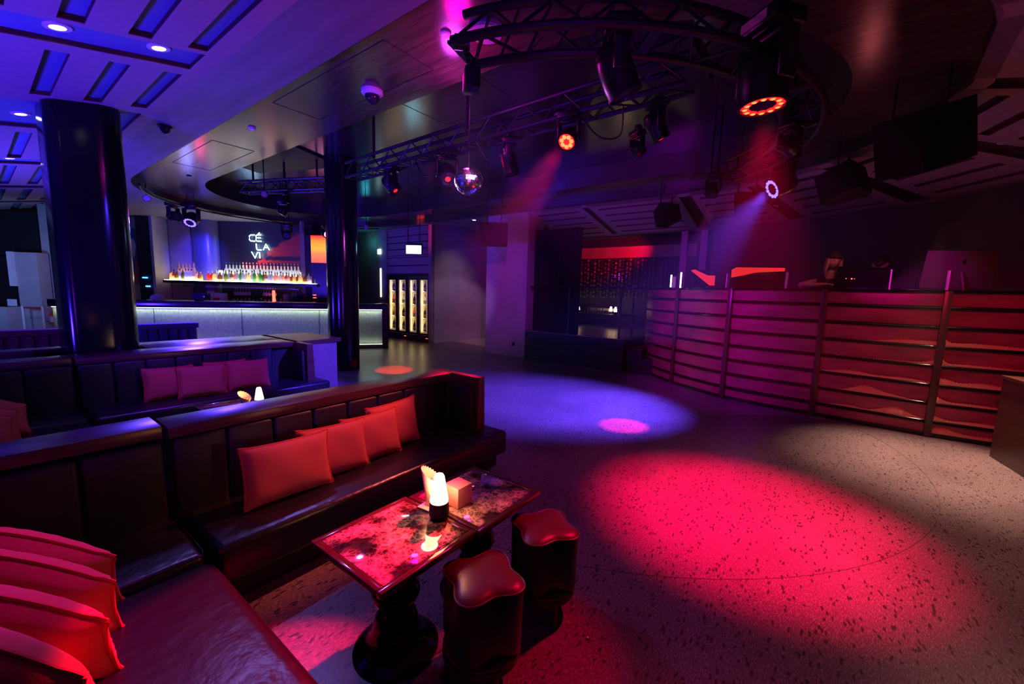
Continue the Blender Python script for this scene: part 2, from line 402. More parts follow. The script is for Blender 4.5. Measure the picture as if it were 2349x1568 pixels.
def dup(root, loc=None, rz=None, label=None, group=None):
    r = root.copy(); C.objects.link(r)
    if loc is not None: r.location = loc
    if rz is not None: r.rotation_euler = (0, 0, rz)
    if label: r['label'] = label
    if group: r['group'] = group
    for ch in list(root.children):
        c = ch.copy(); C.objects.link(c); c.parent = r
        for g in list(ch.children):
            d = g.copy(); C.objects.link(d); d.parent = c
    return r

# ================================================================== THE ROOM
HD = (0.80107, 0.59857); RT = (0.59857, -0.80107)      # the bar wall's own axes: away from the room, and along it
def L(s, d, z=0.0): return (HD[0] * d + RT[0] * s, HD[1] * d + RT[1] * s, z)
BRZ = math.atan2(RT[1], RT[0])                          # yaw of things squared to the bar wall

struct('floor', MB().box((4, 5, -0.05), (22, 32, 0.1)), 'floor')
# seams in the floor covering: the round dance floor
sm = MB(); N_ = 96
for k in range(N_):
    a0 = 2 * PI * k / N_; a1 = 2 * PI * (k + 1) / N_
    p = [(5.05 + rr * math.cos(a), 2.3 + rr * math.sin(a)) for rr, a in ((3.26, a0), (3.265, a0), (3.265, a1), (3.26, a1))]
    sm.prism(p, 0.0, 0.0015)
struct('trim_1', sm, 'seam')

# ---- ceilings: flat outer soffit, two stepped stadium recesses
def stadium(cu, v0, v1, r, n=28):
    pts = []
    for k in range(n + 1):                       # near end, from left side round to right side
        a = PI + PI * k / n; pts.append((cu + r * math.cos(a), v0 + r * math.sin(a)))
    for k in range(1, 9): pts.append((cu + r, v0 + (v1 - v0) * k / 9))
    for k in range(n + 1):
        a = PI * k / n; pts.append((cu + r * math.cos(a), v1 + r * math.sin(a)))
    for k in range(1, 9): pts.append((cu - r, v1 + (v0 - v1) * k / 9))
    return pts
ZA, ZB, ZC = 3.5, 3.65, 4.0
outer = stadium(5.06, 2.2, 10.1, 3.07); inner = stadium(5.2, 2.05, 9.93, 2.1)
def lift(p, z): return [(x, y, z) for x, y in p]
struct('trim_2', MB().strip(lift(outer, ZA), lift(outer, ZB), True), 'lip_board')
struct('trim_3', MB().strip(lift(inner, ZB), lift(inner, ZC), True), 'lip_board')
# thin bead on the outer edge, runs round both recesses
struct('trim_4', MB().tube([(5.06 + (x - 5.06) * 0.995, y, ZA + 0.02) for x, y in outer], 0.012, 6, True), 'lip_board')
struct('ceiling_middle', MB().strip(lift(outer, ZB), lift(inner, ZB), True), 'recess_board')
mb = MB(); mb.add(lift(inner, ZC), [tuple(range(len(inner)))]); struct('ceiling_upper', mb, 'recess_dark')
# outer soffit: from the stadium edge outwards
A = []; B = []
for (x, y) in outer:
    right = x > 5.06
    if right and y < 5.8: continue
    A.append((x, y, ZA))
def outpt(x, y):
    if y > 10.1:
        dx, dy = x - 5.06, y - 10.1; t = 99
        if dx < 0: t = min(t, (1.49 - 5.06) / dx)
        if dx > 0: t = min(t, (12.5 - 5.06) / dx)
        if dy > 0: t = min(t, (18.5 - 10.1) / dy)
        return (5.06 + dx * t, 10.1 + dy * t, ZA)
    if x > 5.06: return (12.5, y, ZA)
    if y < 2.2:
        return (1.49, y - 1.5, ZA) if y > -0.2 else (1.49 + (x - 1.99) * 1.0, -4.5, ZA)
    return (1.49, y, ZA)
# order: start after the gap on the right side and run round to the near end
idx = [i for i, (x, y) in enumerate(outer) if not (x > 5.06 and y < 5.8)]
cut = next(k for k in range(1, len(idx)) if idx[k] != idx[k - 1] + 1)
idx = idx[cut:] + idx[:cut]
A = [(outer[i][0], outer[i][1], ZA) for i in idx]; B = [outpt(*outer[i]) for i in idx]
A = [(8.13, 5.8, ZA)] + A; B = [(12.5, 5.8, ZA)] + B
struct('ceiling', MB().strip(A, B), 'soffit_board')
struct('ceiling_far_left', MB().box((-0.5, 17.6, ZA + 0.1), (6, 3, 0.04)), 'soffit_board')

# ---- raked slatted ceiling on the left: boards with slots, cross recesses carry the downlights
def rz_(u): return ZA - 0.2 * (1.49 - u)
bd = MB(); bk = MB(); sd = MB()
def rcell(u0, u1, v0, v1, dz0=0.0, dz1=0.006, mbx=None):
    if mbx is None: rcell(u0, u1, v0, v1, .006, .045, sd)
    (mbx or bd).hexa([(u0, v0, rz_(u0) + dz0), (u1, v0, rz_(u1) + dz0), (u1, v1, rz_(u1) + dz0), (u0, v1, rz_(u0) + dz0)],
                     [(u0, v0, rz_(u0) + dz1), (u1, v0, rz_(u1) + dz1), (u1, v1, rz_(u1) + dz1), (u0, v1, rz_(u0) + dz1)])
UL = -2.6
recs = [(-1.5, -1.1), (1.3, 1.7), (4.24, 4.64), (6.28, 7.45), (9.5, 9.95), (12.35, 12.75), (15.0, 15.4)]
slots_v = [(-0.95, 1.15), (1.85, 4.17), (4.8, 6.05), (7.7, 9.42), (10.1, 12.2), (12.9, 14.85), (15.5, 17)]
rcell(1.345, 1.49, -4.5, 17.0)
cols = [(1.20 - 0.352 * k, 1.335 - 0.352 * k) for k in range(11)]
edges = [-4.5]
for r0, r1 in recs: edges += [r0, r1]
edges.append(17.0)
for b0, b1 in zip(edges[0::2], edges[1::2]):
    sl = next(((a, b) for a, b in slots_v if a >= b0 - 0.01 and b <= b1 + 0.01), None)
    if sl is None: rcell(UL, 1.345, b0, b1); continue
    rcell(UL, 1.345, b0, sl[0]); rcell(UL, 1.345, sl[1], b1)
    prev = 1.345
    for (c0, c1) in cols:
        rcell(c1, prev, sl[0], sl[1]); prev = c0
    rcell(UL, prev, sl[0], sl[1])
struct('ceiling_left', bd, 'panel_board')
struct('ceiling_left_frame', sd, 'slot_side'); rcell(UL, 1.5, -4.5, 17.0, 0.046, 0.08, bk); struct('ceiling_left_backing', bk, 'panel_back')

# ---- raked slatted ceiling on the right: fans round the end of the dance floor
angs = [0, -20.5, -41.5, -62.5, -84, -106, -128]
bd = MB(); bk = MB(); sd = MB()
def cz(r): return ZA - 0.2 * (r - 3.1)
def fan(a0, a1, r, f):
    if a1 is None: return (5.05 + r, 5.8 + (2.2 - 5.8) * f)
    p = (5.05 + r * math.cos(R(a0)), 2.2 + r * math.sin(R(a0))); q = (5.05 + r * math.cos(R(a1)), 2.2 + r * math.sin(R(a1)))
    return (p[0] + (q[0] - p[0]) * f, p[1] + (q[1] - p[1]) * f)
def fcell(a0, a1, r0, r1, f0, f1, z0=0.0, z1=0.006, mbx=None):
    if mbx is None: fcell(a0, a1, r0, r1, f0, f1, .006, .045, sd)
    b = []; t = []
    for r, f in ((r0, f0), (r1, f0), (r1, f1), (r0, f1)):
        x, y = fan(a0, a1, r, f); b.append((x, y, cz(r) + z0)); t.append((x, y, cz(r) + z1))
    (mbx or bd).hexa(b, t)
RI, RO = 3.09, 5.06
segs = [((0, None), 0.0, 0.40), ((0, None), 0.44, 0.965)] + [((angs[k], angs[k + 1]), 0.085, 0.915) for k in range(6)]
for (a0, a1), f0, f1 in segs:
    k0 = f0 + (f1 - f0) * 0.12; k1 = f1 - (f1 - f0) * 0.12
    if a1 is None: k0, k1 = f0 + 0.045, f1 - 0.045
    fcell(a0, a1, RI, RO, f0, k0); fcell(a0, a1, RI, RO, k1, f1)
    r = RI
    for j in range(5):
        s0 = RI + 0.27 + 0.34 * j; fcell(a0, a1, r, s0, k0, k1); r = s0 + 0.1
    fcell(a0, a1, r, RO, k0, k1)
for (a0, a1) in [(0, None)] + [(angs[k], angs[k + 1]) for k in range(6)]:
    fcell(a0, a1, RI, RI + 0.13, 0, 1); fcell(a0, a1, RO - 0.1, RO, 0, 1)
    fcell(a0, a1, RI, RO + 0.02, 0, 1, 0.046, 0.08, bk)
struct('ceiling_right', bd, 'panel_board'); struct('ceiling_right_frame', sd, 'slot_side'); struct('ceiling_right_backing', bk, 'slot_back_dark')

# ---- walls
WR = 5.06
def ringpt(a): return (5.05 + WR * math.cos(R(a)), 2.2 + WR * math.sin(R(a)))
pts = [(10.11, 2.05)] + [ringpt(a) for a in angs[1:]]
mb = MB()
for p, q in zip(pts, pts[1:]): mb.hexa([(*p, 0), (*q, 0), (q[0] * 1.0 + 0.1, q[1] - 0.1, 0), (p[0] + 0.1, p[1] - 0.1, 0)], [(*p, 3.2), (*q, 3.2), (q[0] + 0.1, q[1] - 0.1, 3.2), (p[0] + 0.1, p[1] - 0.1, 3.2)])
struct('wall_right', mb, 'plaster_dark')
# pier between the corridor and the stage
struct('wall_pier', MB().box((8.5, 6.34, 1.75), (0.7, 1.28, 3.5)), 'plaster_pier')
# corridor beside the coolers
struct('wall_corridor', MB().box((9.72, 9.31, 1.75), (2.66, 0.12, 3.5)), 'plaster_grey')
struct('wall_corridor_end', MB().box((11.1, 8, 1.75), (0.1, 2.6, 3.5)), 'plaster_dark')
struct('wall_corridor_side', MB().box((10.0, 6.95, 1.75), (2.3, 0.1, 3.5)), 'plaster_dark')
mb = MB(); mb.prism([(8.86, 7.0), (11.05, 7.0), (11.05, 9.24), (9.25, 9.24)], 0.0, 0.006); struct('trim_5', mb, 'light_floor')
# wall holding the coolers and its continuation to the bar
struct('wall_coolers', MB().box((9.1, 12.4, 1.75), (0.1, 6.0, 3.5)), 'plaster_dark')
struct('wall_beside_coolers', MB().box((8.45, 13.0, 1.75), (0.12, 2.9, 3.5)), 'plaster_tan')
# bar back wall
a = L(-11.6, 12.75); b = L(-5.35, 12.75)
struct('wall_bar', MB().box(((a[0] + b[0]) / 2, (a[1] + b[1]) / 2, 1.75), (6.25, 0.1, 3.5), rz=BRZ), 'wall_black')
def Lbox(s0, s1, d0, d1, z0, z1, bev=0):
    c = L((s0 + s1) / 2, (d0 + d1) / 2, (z0 + z1) / 2)
    return MB().box(c, (abs(s1 - s0), abs(d1 - d0), z1 - z0), bev, BRZ)
struct('wall_bar_left', Lbox(-10.5, -9.85, 12.62, 12.72, 0, 3.5), 'plaster_tan')
struct('trim_6', Lbox(-10.62, -10.54, 12.1, 12.7, 0, 3.5), 'plaster_grey')
struct('wall_bar_pillar', Lbox(-11.02, -10.62, 12.1, 12.7, 0, 3.5), 'wall_black')
struct('wall_painting', Lbox(-12.5, -11.03, 12.35, 12.6, 0, 3.5), 'plaster_tan')
struct('trim_7', Lbox(-6.35, -6.22, 12.3, 12.7, 1.2, 3.5), 'plaster_tan')
struct('wall_bar_right', Lbox(-6.2, -5.98, 12.3, 12.7, 1.2, 3.5), 'wall_black')
# far left: walls and bulkhead
struct('wall_far', MB().box((-0.5, 17.9, 1.8), (7.5, 0.1, 3.8)), 'plaster_dark')
struct('wall_far_left', Lbox(-12.15, -11.7, 10.64, 11.2, 0, 3.5), 'plaster_grey')
struct('wall_bulkhead', Lbox(-15.5, -12.25, 10.7, 11.2, 2.22, 3.3), 'wall_black')
struct('door_1', Lbox(-14.4, -13.1, 10.86, 10.95, 0, 2.17), 'wall_black')
struct('door_frame_1', Lbox(-13.05, -12.93, 10.8, 10.95, 0, 2.2), 'plaster_dark')
struct('wall_left', MB().box((-2.65, 6.5, 1.7), (0.1, 23, 3.5)), 'wall_black')
struct('wall_back', MB().box((2.5, -4.55, 2), (12, 0.1, 4.2)), 'wall_black')
struct('wall_far_corner', MB().box((7.6, 17.5, 1.8), (9, 0.1, 3.8)), 'wall_black')
# stage platform, steps and the room behind it
struct('floor_stage', MB().box((10.15, 4.45, 0.33), (4.0, 2.5, 0.67)), 'stage_side')
struct('floor_stage_top', MB().box((10.2, 4.45, 0.68), (4.08, 2.52, 0.02)), 'floor')
mb = MB()
for k in range(3): mb.box((9.1, 3.13 - 0.3 * k - 0.15, 0.25 - 0.085 * k), (1.7, 0.3, 0.5 - 0.17 * k))
struct('floor_steps', mb, 'stage_side')
struct('floor_back_room', MB().box((11.2, 4.9, 0.3), (1.9, 5.6, 0.6)), 'plaster_dark')
struct('wall_back_room', MB().box((12.15, 4.9, 1.7), (0.1, 5.6, 3.6)), 'wall_black')
struct('wall_back_room_left', MB().box((11.1, 6.9, 1.7), (2.2, 0.1, 3.6)), 'wall_black')
struct('wall_back_room_right', MB().box((11.2, 2.2, 1.7), (2.0, 0.1, 3.6)), 'wall_black')
struct('ceiling_back_room', MB().box((11.1, 4.6, 3.47), (2.2, 5.2, 0.06)), 'plaster_tan')
struct('trim_8', MB().box((12.05, 4.9, 2.89), (0.1, 4.2, 0.33)), 'plaster_tan')   # light-coloured band above the strings
struct('trim_9', MB().box((10.25, 5.3, 3.2), (0.2, 3.2, 0.22)), 'wall_black')
struct('door_frame_2', MB().box((10.06, 2.62, 1.55), (0.1, 0.14, 3.1)).box((10.06, 2.2, 1.55), (0.1, 0.14, 3.1)), 'panel_board')
spot((10.9, 2.9, 3.0), (12.05, 5.4, 2.93), (1, 0.0, 0.03), 700, 44, 0.9)
area((11.9, 4.8, 1.3), (12.0, 4.8, 3.0), (1.0, 0.8, 0.55), .6, 3.4, 0.05)
spot((11.2, 4.6, 3.3), (10.6, 4.4, 0.6), WARM, 12, 80, 0.6)
spot((9.9, 8.1, 3.4), (9.9, 8.1, 0), WARM, 30, 80, 0.9)
spot((8.9, 7.4, 3.3), (9.2, 9.3, 1.7), (1, 0.6, 0.5), 30, 60, 1.0)

# ceiling hatches and small ceiling items
def hatch(pts, z):
    mb = MB(); n = len(pts)
    for i in range(n):
        a, b = pts[i], pts[(i + 1) % n]; mb.bar((*a, z - 0.002), (*b, z - 0.002), 0.005, 0.003)
    return mb
for k, (u0, u1, v0, v1, z) in enumerate([(2.25, 2.8, 3.1, 5.15, ZB), (2.3, 2.85, 7.2, 9.1, ZB), (3.6, 4.4, 3.3, 4.6, ZC)]):
    tag(mesh('ceiling_hatch', hatch([(u0, v0), (u1, v0), (u1, v1), (u0, v1)], z), 'black_matt'),
        ['thin outline of an access hatch in the brown ceiling step left of the slim column', 'thin outline of an access hatch in the ceiling step nearer the bar', 'thin outline of an access hatch in the deepest recess above the disco ball'][k], 'hatch')

def downlight(x, y, z, slope, label, on=True, group=None):
    t = thing('downlight', label, 'downlight', (x, y, z), 0, group)
    m = Matrix.Translation((x, y, z)) @ Matrix.Rotation(slope, 4, 'Y')
    mb = MB().lathe([(0.045, -0.004), (0.06, -0.006), (0.075, -0.002), (0.075, 0.012), (0.045, 0.012), (0.045, -0.004)], n=24, cap=False).xf(m); mesh('ring', mb, 'white_metal', t)
    mb = MB().lathe([(1e-6, 0.001), (0.046, 0.001)], n=20).xf(m); mesh('bulb', mb, 'lamp_white' if on else 'lens_grey', t)
    return t
SLL = -math.atan(0.2)
for x, y, lb in [(0.53, 4.43, 'lit round downlight in the slatted ceiling, the left one of the near pair'), (1.08, 4.41, 'lit round downlight in the slatted ceiling, the right one of the near pair'),
                 (0.50, 7.0, 'lit downlight in the slatted ceiling, left of the top of the big black column'), (0.54, 9.7, 'small lit downlight in the far row of the left slatted ceiling')]:
    downlight(x, y, rz_(x) + 0.038, SLL, lb)
    spot((x, y, rz_(x) + 0.0), (x + 0.02, y, 0), (0.9, 0.8, 1), 5, 70, 0.8)
downlight(6.83, -1.44, cz(4.05) + 0.04, 0.1, 'warm lit downlight in the dark beam of the slatted ceiling at the right edge')
downlight(9.1, 0.85, cz(4.3) + 0.04, 0.1, 'unlit downlight in the dark beam above the behind-booth wall', False)
downlight(8.35, 7.62, ZA - 0.004, 0, 'small lit downlight in the soffit over the corridor mouth, left of the hanging speaker')
for x, y, z, lb in [(2.43, 6.18, ZB, 'white round smoke detector in the brown ceiling step before the bar'), (2.48, 2.6, ZB, 'round sprinkler cup in the ceiling step left of the curved truss'), (3.43, 2.82, ZC, 'small round ceiling rose right of the violet reflection'),
                    (3.9, 9.6, ZC, 'small dark ceiling vent in the deep recess before the bar'), (2.75, 9.9, ZB, 'small dark vent in the ceiling step above the bar lamps')]:
    mb = MB().lathe([(0.042, 0), (0.042, -0.012), (0.03, -0.022), (1e-6, -0.022)], (x, y, z), 20)
    solo('smoke_detector', mb, 'white_metal' if 'white' in lb or 'cup' in lb or 'rose' in lb else 'black_satin', lb, 'smoke detector', (x, y, z))
def dome(x, y, z, s, label, matn):
    t = thing('dome_camera', label, 'security camera', (x, y, z))
    mesh('housing', MB().lathe([(0.10 * s, 0), (0.10 * s, -0.025 * s), (0.075 * s, -0.045 * s), (1e-6, -0.045 * s)], (x, y, z), 28), matn, t)
    mesh('dome', MB().lathe([(0.068 * s, -0.045 * s)] + [(0.068 * s * math.cos(a), -0.05 * s - 0.075 * s * math.sin(a)) for a in [0.2, .5, .8, 1.1, 1.35, 1.5707]], (x, y, z), 24), 'smoke_dome', t)
dome(2.72, 3.95, ZB, 1.1, 'white security dome camera with dark globe on the ceiling left of the trusses', 'white_metal')
dome(1.62, 6.6, ZA, 0.75, 'small black dome camera on the blue soffit right of the big column', 'black_satin')
# round light plate above the curved truss, and shallow white saucer lamps
for x, y, z, r, lb in [(2.62, 2.3, ZB, 0.14, 'large pale round speaker plate on the ceiling at the end of the curved truss'), (5.0, 3.0, ZC - 0.02, 0.11, 'pale round ceiling speaker right of the red flower lamp')]:
    solo('ceiling_speaker', MB().lathe([(r, 0), (r, -0.03), (r * .9, -0.045), (1e-6, -0.05)], (x, y, z), 28), 'lens_grey', lb, 'speaker', (x, y, z))

# ---- columns
mb = MB(); x0, x1, y0, y1, rr = 0.575, 1.175, 6.1, 6.75, 0.2
poly = []
for cx_, cy_, a0, rad in ((x1 - .26, y0 + .26, -90, .26), (x1 - .26, y1 - .26, 0, .26), (x0 + .1, y1 - .1, 90, .1), (x0 + .1, y0 + .1, 180, .1)):
    for k in range(9): a = R(a0 + 90 * k / 8); poly.append((cx_ + rad * math.cos(a), cy_ + rad * math.sin(a)))
mb.prism(poly, 0, 3.42); solo('column', mb, 'column_gloss', 'big glossy black column with rounded corners at the left, rising behind the rear sofa', 'column', (0.77, 6.4, 0), ang=20)
t = thing('column', 'slim round glossy black column standing on the floor before the bar', 'column', (4.42, 7.45, 0))
mesh('shaft', MB().lathe([(0.285, 0), (0.285, 1.0), (0.28, 1.004), (0.285, 1.008), (0.285, 4.0)], (4.42, 7.45, 0), 40), 'column_gloss', t)
spot((3.2, 2.2, 3.0), (1.15, 6.2, 1.5), (.05, .03, 1), 420, 26, .8, .06)  # added blue spot, no fixture, for the highlight on the big column
spot((5.6, 4.4, 3.1), (4.4, 7.4, 1.3), (.05, .03, 1), 160, 26, .8, .05)

# ================================================================== LOUNGE FURNITURE
def seam_panels(mb, x0, x1, y, z0, z1, n, th=0.07, axis='x'):
    w_ = (x1 - x0) / n
    for k in range(n):
        c = x0 + w_ * (k + .5)
        if axis == 'x': mb.box((c, y, (z0 + z1) / 2), (w_ - 0.004, th, z1 - z0), 0.022, seg=3)
        else: mb.box((y, c, (z0 + z1) / 2), (th, w_ - 0.004, z1 - z0), 0.022, seg=3)
    return mb
def banquette_right(dv, wide, label, u0=0.575, u1=2.71):
    """long section with the end wing; v offset dv, ledge depth wide"""
    t = thing('banquette_sofa', label, 'sofa', ((u0 + u1) / 2, 2.5 + dv, 0), 0, 'banquette sections')
    mesh('seat', MB().box(((u0 + 0.04 + 2.85) / 2, 2.415 + dv, 0.255), (2.85 - u0 - 0.04, 0.53, 0.21), 0.035, seg=3), 'leather', t)
    mesh('base', MB().box(((u0 + 2.8) / 2, 2.43 + dv, 0.1), (2.8 - u0 - 0.04, 0.42, 0.13)), 'black_matt', t)
    mesh('plinth', MB().box(((u0 + 2.8) / 2, 2.5 + dv, 0.02), (2.5 - u0 - 0.04, 0.3, 0.04)), 'dark_plinth', t)
    mesh('backrest', seam_panels(MB(), u0 + 0.01, 2.34, 2.68 + dv, 0.33, 0.785, 7), 'leather_back', t)
    mesh('back_board', MB().box(((u0 + u1) / 2, 2.745 + dv, 0.4), (u1 - u0, 0.07, 0.8)), 'black_matt', t)
    mb = MB()
    y0, y1 = 2.65 + dv, 2.89 + dv + wide
    ym = y1 if not wide else y0 + .42
    mb.box(((u0 + 2.63) / 2, (y0 + ym) / 2, .82), (2.63 - u0, ym - y0, .06), .002)
    if wide: mb.box(((1.2 + 2.63) / 2, (ym + y1) / 2, .82), (2.63 - 1.2, y1 - ym, .06), .002)
    mesh('ledge', mb, 'ledge_wood', t)
    # end wing: upright board, leaning slightly, with a small foot block on the seat
    mb = MB(); y2 = 2.31 + dv
    mb.hexa([(2.635, y2 + .02, .36), (2.735, y2 + .02, .36), (2.735, y1, .0), (2.635, y1, .0)], [(2.625, y2, .85), (2.70, y2, .85), (2.70, y1, .85), (2.625, y1, .85)])
    mesh('end_wing', mb, 'ledge_wood', t)
    mesh('wing_pad', MB().box((2.605, 2.5 + dv, 0.56), (0.05, 0.28, 0.4), 0.01), 'black_matt', t)
    mesh('piping', MB().tube([(u0 + .068, 2.18 + dv, .358), (u0 + .068, 2.64 + dv, .36)], 0.004, 6), 'leather', t)
    mesh('piping', MB().tube([(u0 + .05, 2.165 + dv, .2), (u0 + .046, 2.165 + dv, .335), (u0 + .056, 2.18 + dv, .352)], 0.004, 6), 'leather', t)
    if wide:
        mesh('end_panel', MB().hexa([(2.72, y0 + .0, 0), (3.3, y0 + .12, 0), (3.3, y1 - .1, 0), (2.72, y1 - .1, 0)], [(2.72, y0, .79), (3.3, y0 + .12, .79), (3.3, y1 - .1, .79), (2.72, y1 - .1, .79)]), 'ledge_wood_end', t)
        mesh('ledge_end', MB().prism([(2.63, y0), (3.36, y0 + .1), (3.3, y1), (2.63, y1)], .79, .85), 'ledge_wood', t)
    return t
def banquette_corner(dv, wide, label, u0=-0.38, u1=0.56):
    t = thing('banquette_sofa', label, 'sofa', ((u0 + u1) / 2, 2.5 + dv, 0), 0, 'banquette sections')
    mesh('seat', MB().box(((u0 + u1) / 2 + .02, 2.41 + dv, 0.262), (u1 - u0 - 0.02, 0.50, 0.2), 0.03, seg=3), 'leather', t)
    mesh('piping', MB().tube([(u0 + .04, 2.168 + dv, .352), (u1 - .0, 2.168 + dv, .352), (u1 + .01, 2.2 + dv, .358), (u1 + .01, 2.62 + dv, .36)], 0.004, 6), 'leather', t)
    mesh('base', MB().box(((u0 + u1) / 2, 2.4 + dv, 0.09), (u1 - u0 - .06, 0.4, 0.15)), 'dark_plinth', t)
    mesh('backrest', seam_panels(MB(), u0 + 0.01, u1 - .005, 2.68 + dv, 0.33, 0.785, 3), 'leather_back', t)
    mesh('ledge', MB().box(((u0 + u1) / 2 - .06, (2.65 + 2.89 + wide) / 2 + dv, .835), (u1 - u0 + .1, .24 + wide, .06), 0.002), 'ledge_wood', t)
    mesh('back_board', MB().box(((u0 + u1) / 2, 2.745 + dv, 0.4), (u1 - u0, 0.07, 0.8)), 'black_matt', t)
    return t
def banquette_side(dv, label, v0=0.35, u0=-0.38):
    t = thing('banquette_sofa', label, 'sofa', (0.1, 1.3 + dv, 0), 0, 'banquette sections')
    mesh('seat', MB().box(((u0 + .59) / 2, (v0 + 2.125) / 2 + dv, 0.255), (.59 - u0, 2.125 - v0, 0.21), 0.06, seg=4), 'leather', t)
    mesh('base', MB().box(((u0 + .5) / 2, (v0 + 2.1) / 2 + dv, 0.085), (.5 - u0, 2.0 - v0, 0.14)), 'dark_plinth', t)
    mesh('backrest', seam_panels(MB(), v0 + .02, 2.6, u0 - .06, .33, .785, 7, axis='y').xf(Matrix.Translation((0, dv, 0))), 'leather_back', t)
    mesh('ledge', MB().box((u0 - .17, (v0 + 2.9) / 2 + dv, .835), (.24, 2.9 - v0, .06), 0.002), 'ledge_wood', t)
    return t
banquette_right(0, 0, 'long black leather banquette section with four red cushions, wooden ledge and end wing')
banquette_corner(0, 0, 'black leather corner seat of the front sofa, left of the ledge seam')
banquette_side(0, 'black leather side run of the front sofa, bottom left corner, red-lit edge')
banquette_right(3.0, 0.85, 'rear black leather banquette with four purple cushions and a wide counter ledge', 0.575, 2.71)
banquette_corner(3.0, 0.0, 'black corner seat of the rear sofa in front of the big black column')
banquette_side(3.0, 'dark side run of the rear sofa at the left edge, behind the front ledge', v0=0.0)
# next row back: low wall with ledge, then two channel-tufted banquettes
t = thing('partition_ledge', 'narrow wood-topped partition behind the rear sofa at the left edge', 'partition', (-0.4, 6.52, 0))
mesh('ledge', MB().box((-0.45, 6.6, .835), (2.1, .22, .06), .002), 'ledge_wood', t); mesh('partition', MB().box((-0.45, 6.6, .4), (2.1, .1, .8)), 'black_matt', t)
def fluted(u0, u1, v, label, vm, n, ledge=True):
    t = thing('fluted_banquette', label, 'sofa', ((u0 + u1) / 2, v, 0))
    mb = MB(); w_ = (u1 - u0) / n
    for k in range(n): mb.cyl((u0 + w_ * (k + .5), v, .4), (u0 + w_ * (k + .5), v, .76), w_ * .5, n=14)
    mesh('backrest', mb, vm, t)
    mesh('back_board', MB().box(((u0 + u1) / 2, v + .12, .42), (u1 - u0, .14, .8)), vm, t)
    mesh('ledge', MB().box(((u0 + u1) / 2, v + .1, .81), (u1 - u0 + .06, .26, .09), .004), vm, t)
    mesh('seat', MB().box(((u0 + u1) / 2, v - .3, .3), (u1 - u0, .5, .2), .03), vm, t)
    mesh('base', MB().box(((u0 + u1) / 2, v - .1, .12), (u1 - u0, .6, .2)), 'black_matt', t)
fluted(-1.6, .83, 9.2, 'dark pink channel-tufted banquette back at the left edge', 'velvet_pink', 17)
fluted(1.3, 2.6, 9.5, 'blue-lit channel-tufted banquette back in front of the bar', 'velvet_blue', 9)

# ---- cushions
def cushion_mesh(w_, h_, t_, seed, n=22, slump=0.0):
    r = random.Random(seed); vs = []; fs = []
    ph = [r.uniform(0, 6) for _ in range(6)]
    for side in (1, -1):
        for j in range(n + 1):
            for i in range(n + 1):
                x = -1 + 2 * i / n; y = -1 + 2 * j / n
                e = max(0.0, (1 - x ** 6) * (1 - y ** 6)); e2 = max(0.0, (1 - x * x) * (1 - y * y))
                z = t_ / 2 * (0.5 * e ** 0.5 + 0.5 * e2 ** 0.5)
                edge = max(abs(x), abs(y))
                z += 0.0022 * math.sin(5 * x + 3 * y + ph[0]) * e
                z += 0.004 * math.sin(26 * (x if abs(y) > abs(x) else y) + ph[2]) * (edge ** 6) * e ** .3
                px = x * w_ / 2 * (1 - 0.045 * (1 - y * y)) ; py = y * h_ / 2 * (1 - 0.06 * (1 - x * x))
                if abs(x) > .9 and abs(y) > .9: px *= 1.02; py *= 1.03
                if slump and x > -.4: py -= slump * h_ * ((x + .4) / 1.4) ** 1.6 * ((y + 1) / 2) ** .8
                vs.append((px, py, z * side))
    m_ = (n + 1) ** 2
    for s_ in range(2):
        for j in range(n):
            for i in range(n):
                a = s_ * m_ + j * (n + 1) + i; q = (a, a + 1, a + n + 2, a + n + 1)
                fs.append(q if s_ == 0 else q[::-1])
    edge = [(i, 0) for i in range(n)] + [(n, j) for j in range(n)] + [(n - i, n) for i in range(n)] + [(0, n - j) for j in range(n)]
    loop = [vs[j * (n + 1) + i] for i, j in edge]
    return vs, fs, loop
_cm = {}
def cushion(pos, yaw, lean, roll, label, group, size=(0.5, 0.32, 0.13), seed=1, slump=0.0):
    """stands on its long edge; pos = middle of the lower edge; yaw turns its face, lean tips it back"""
    t = thing('cushion', label, 'cushion', pos, 0, group)
    vs, fs, loop = cushion_mesh(*size, seed, slump=slump)
    m = Matrix.Translation(pos) @ Matrix.Rotation(yaw, 4, 'Z') @ Matrix.Rotation(-lean, 4, 'X') @ Matrix.Rotation(roll, 4, 'Y') @ Matrix.Translation((0, 0, size[1] / 2)) @ Matrix.Rotation(PI / 2, 4, 'X')
    mb = MB(); mb.add([m @ Vector(p) for p in vs], fs); mesh('cover', mb, 'cushion', t, ang=80)
    mb = MB().tube([m @ Vector(p) for p in loop], 0.006, 6, True); mesh('piping', mb, 'piping', t)
    return t
ZS = 0.363
G = 'red cushions on the front sofa'
cushion((1.07, 2.40, ZS + .005), 0.0, 0.22, 0.03, 'large red cushion, nearest of the four leaning on the front backrest', G, (.5, .33, .13), 3)
cushion((1.40, 2.47, ZS), -0.04, 0.25, 0.02, 'red cushion leaning on the front backrest, second from the left and half hidden', G, (.46, .33, .12), 5)
cushion((1.71, 2.50, ZS), 0.0, 0.22, 0.0, 'red cushion leaning on the front backrest, third from the left', G, (.46, .33, .12), 8)
cushion((1.95, 2.565, ZS), 0.02, 0.14, -0.04, 'red cushion farthest along the front backrest, nearest the end wing', G, (.46, .36, .11), 9)
G = 'pink-lit cushions stacked on the side run'
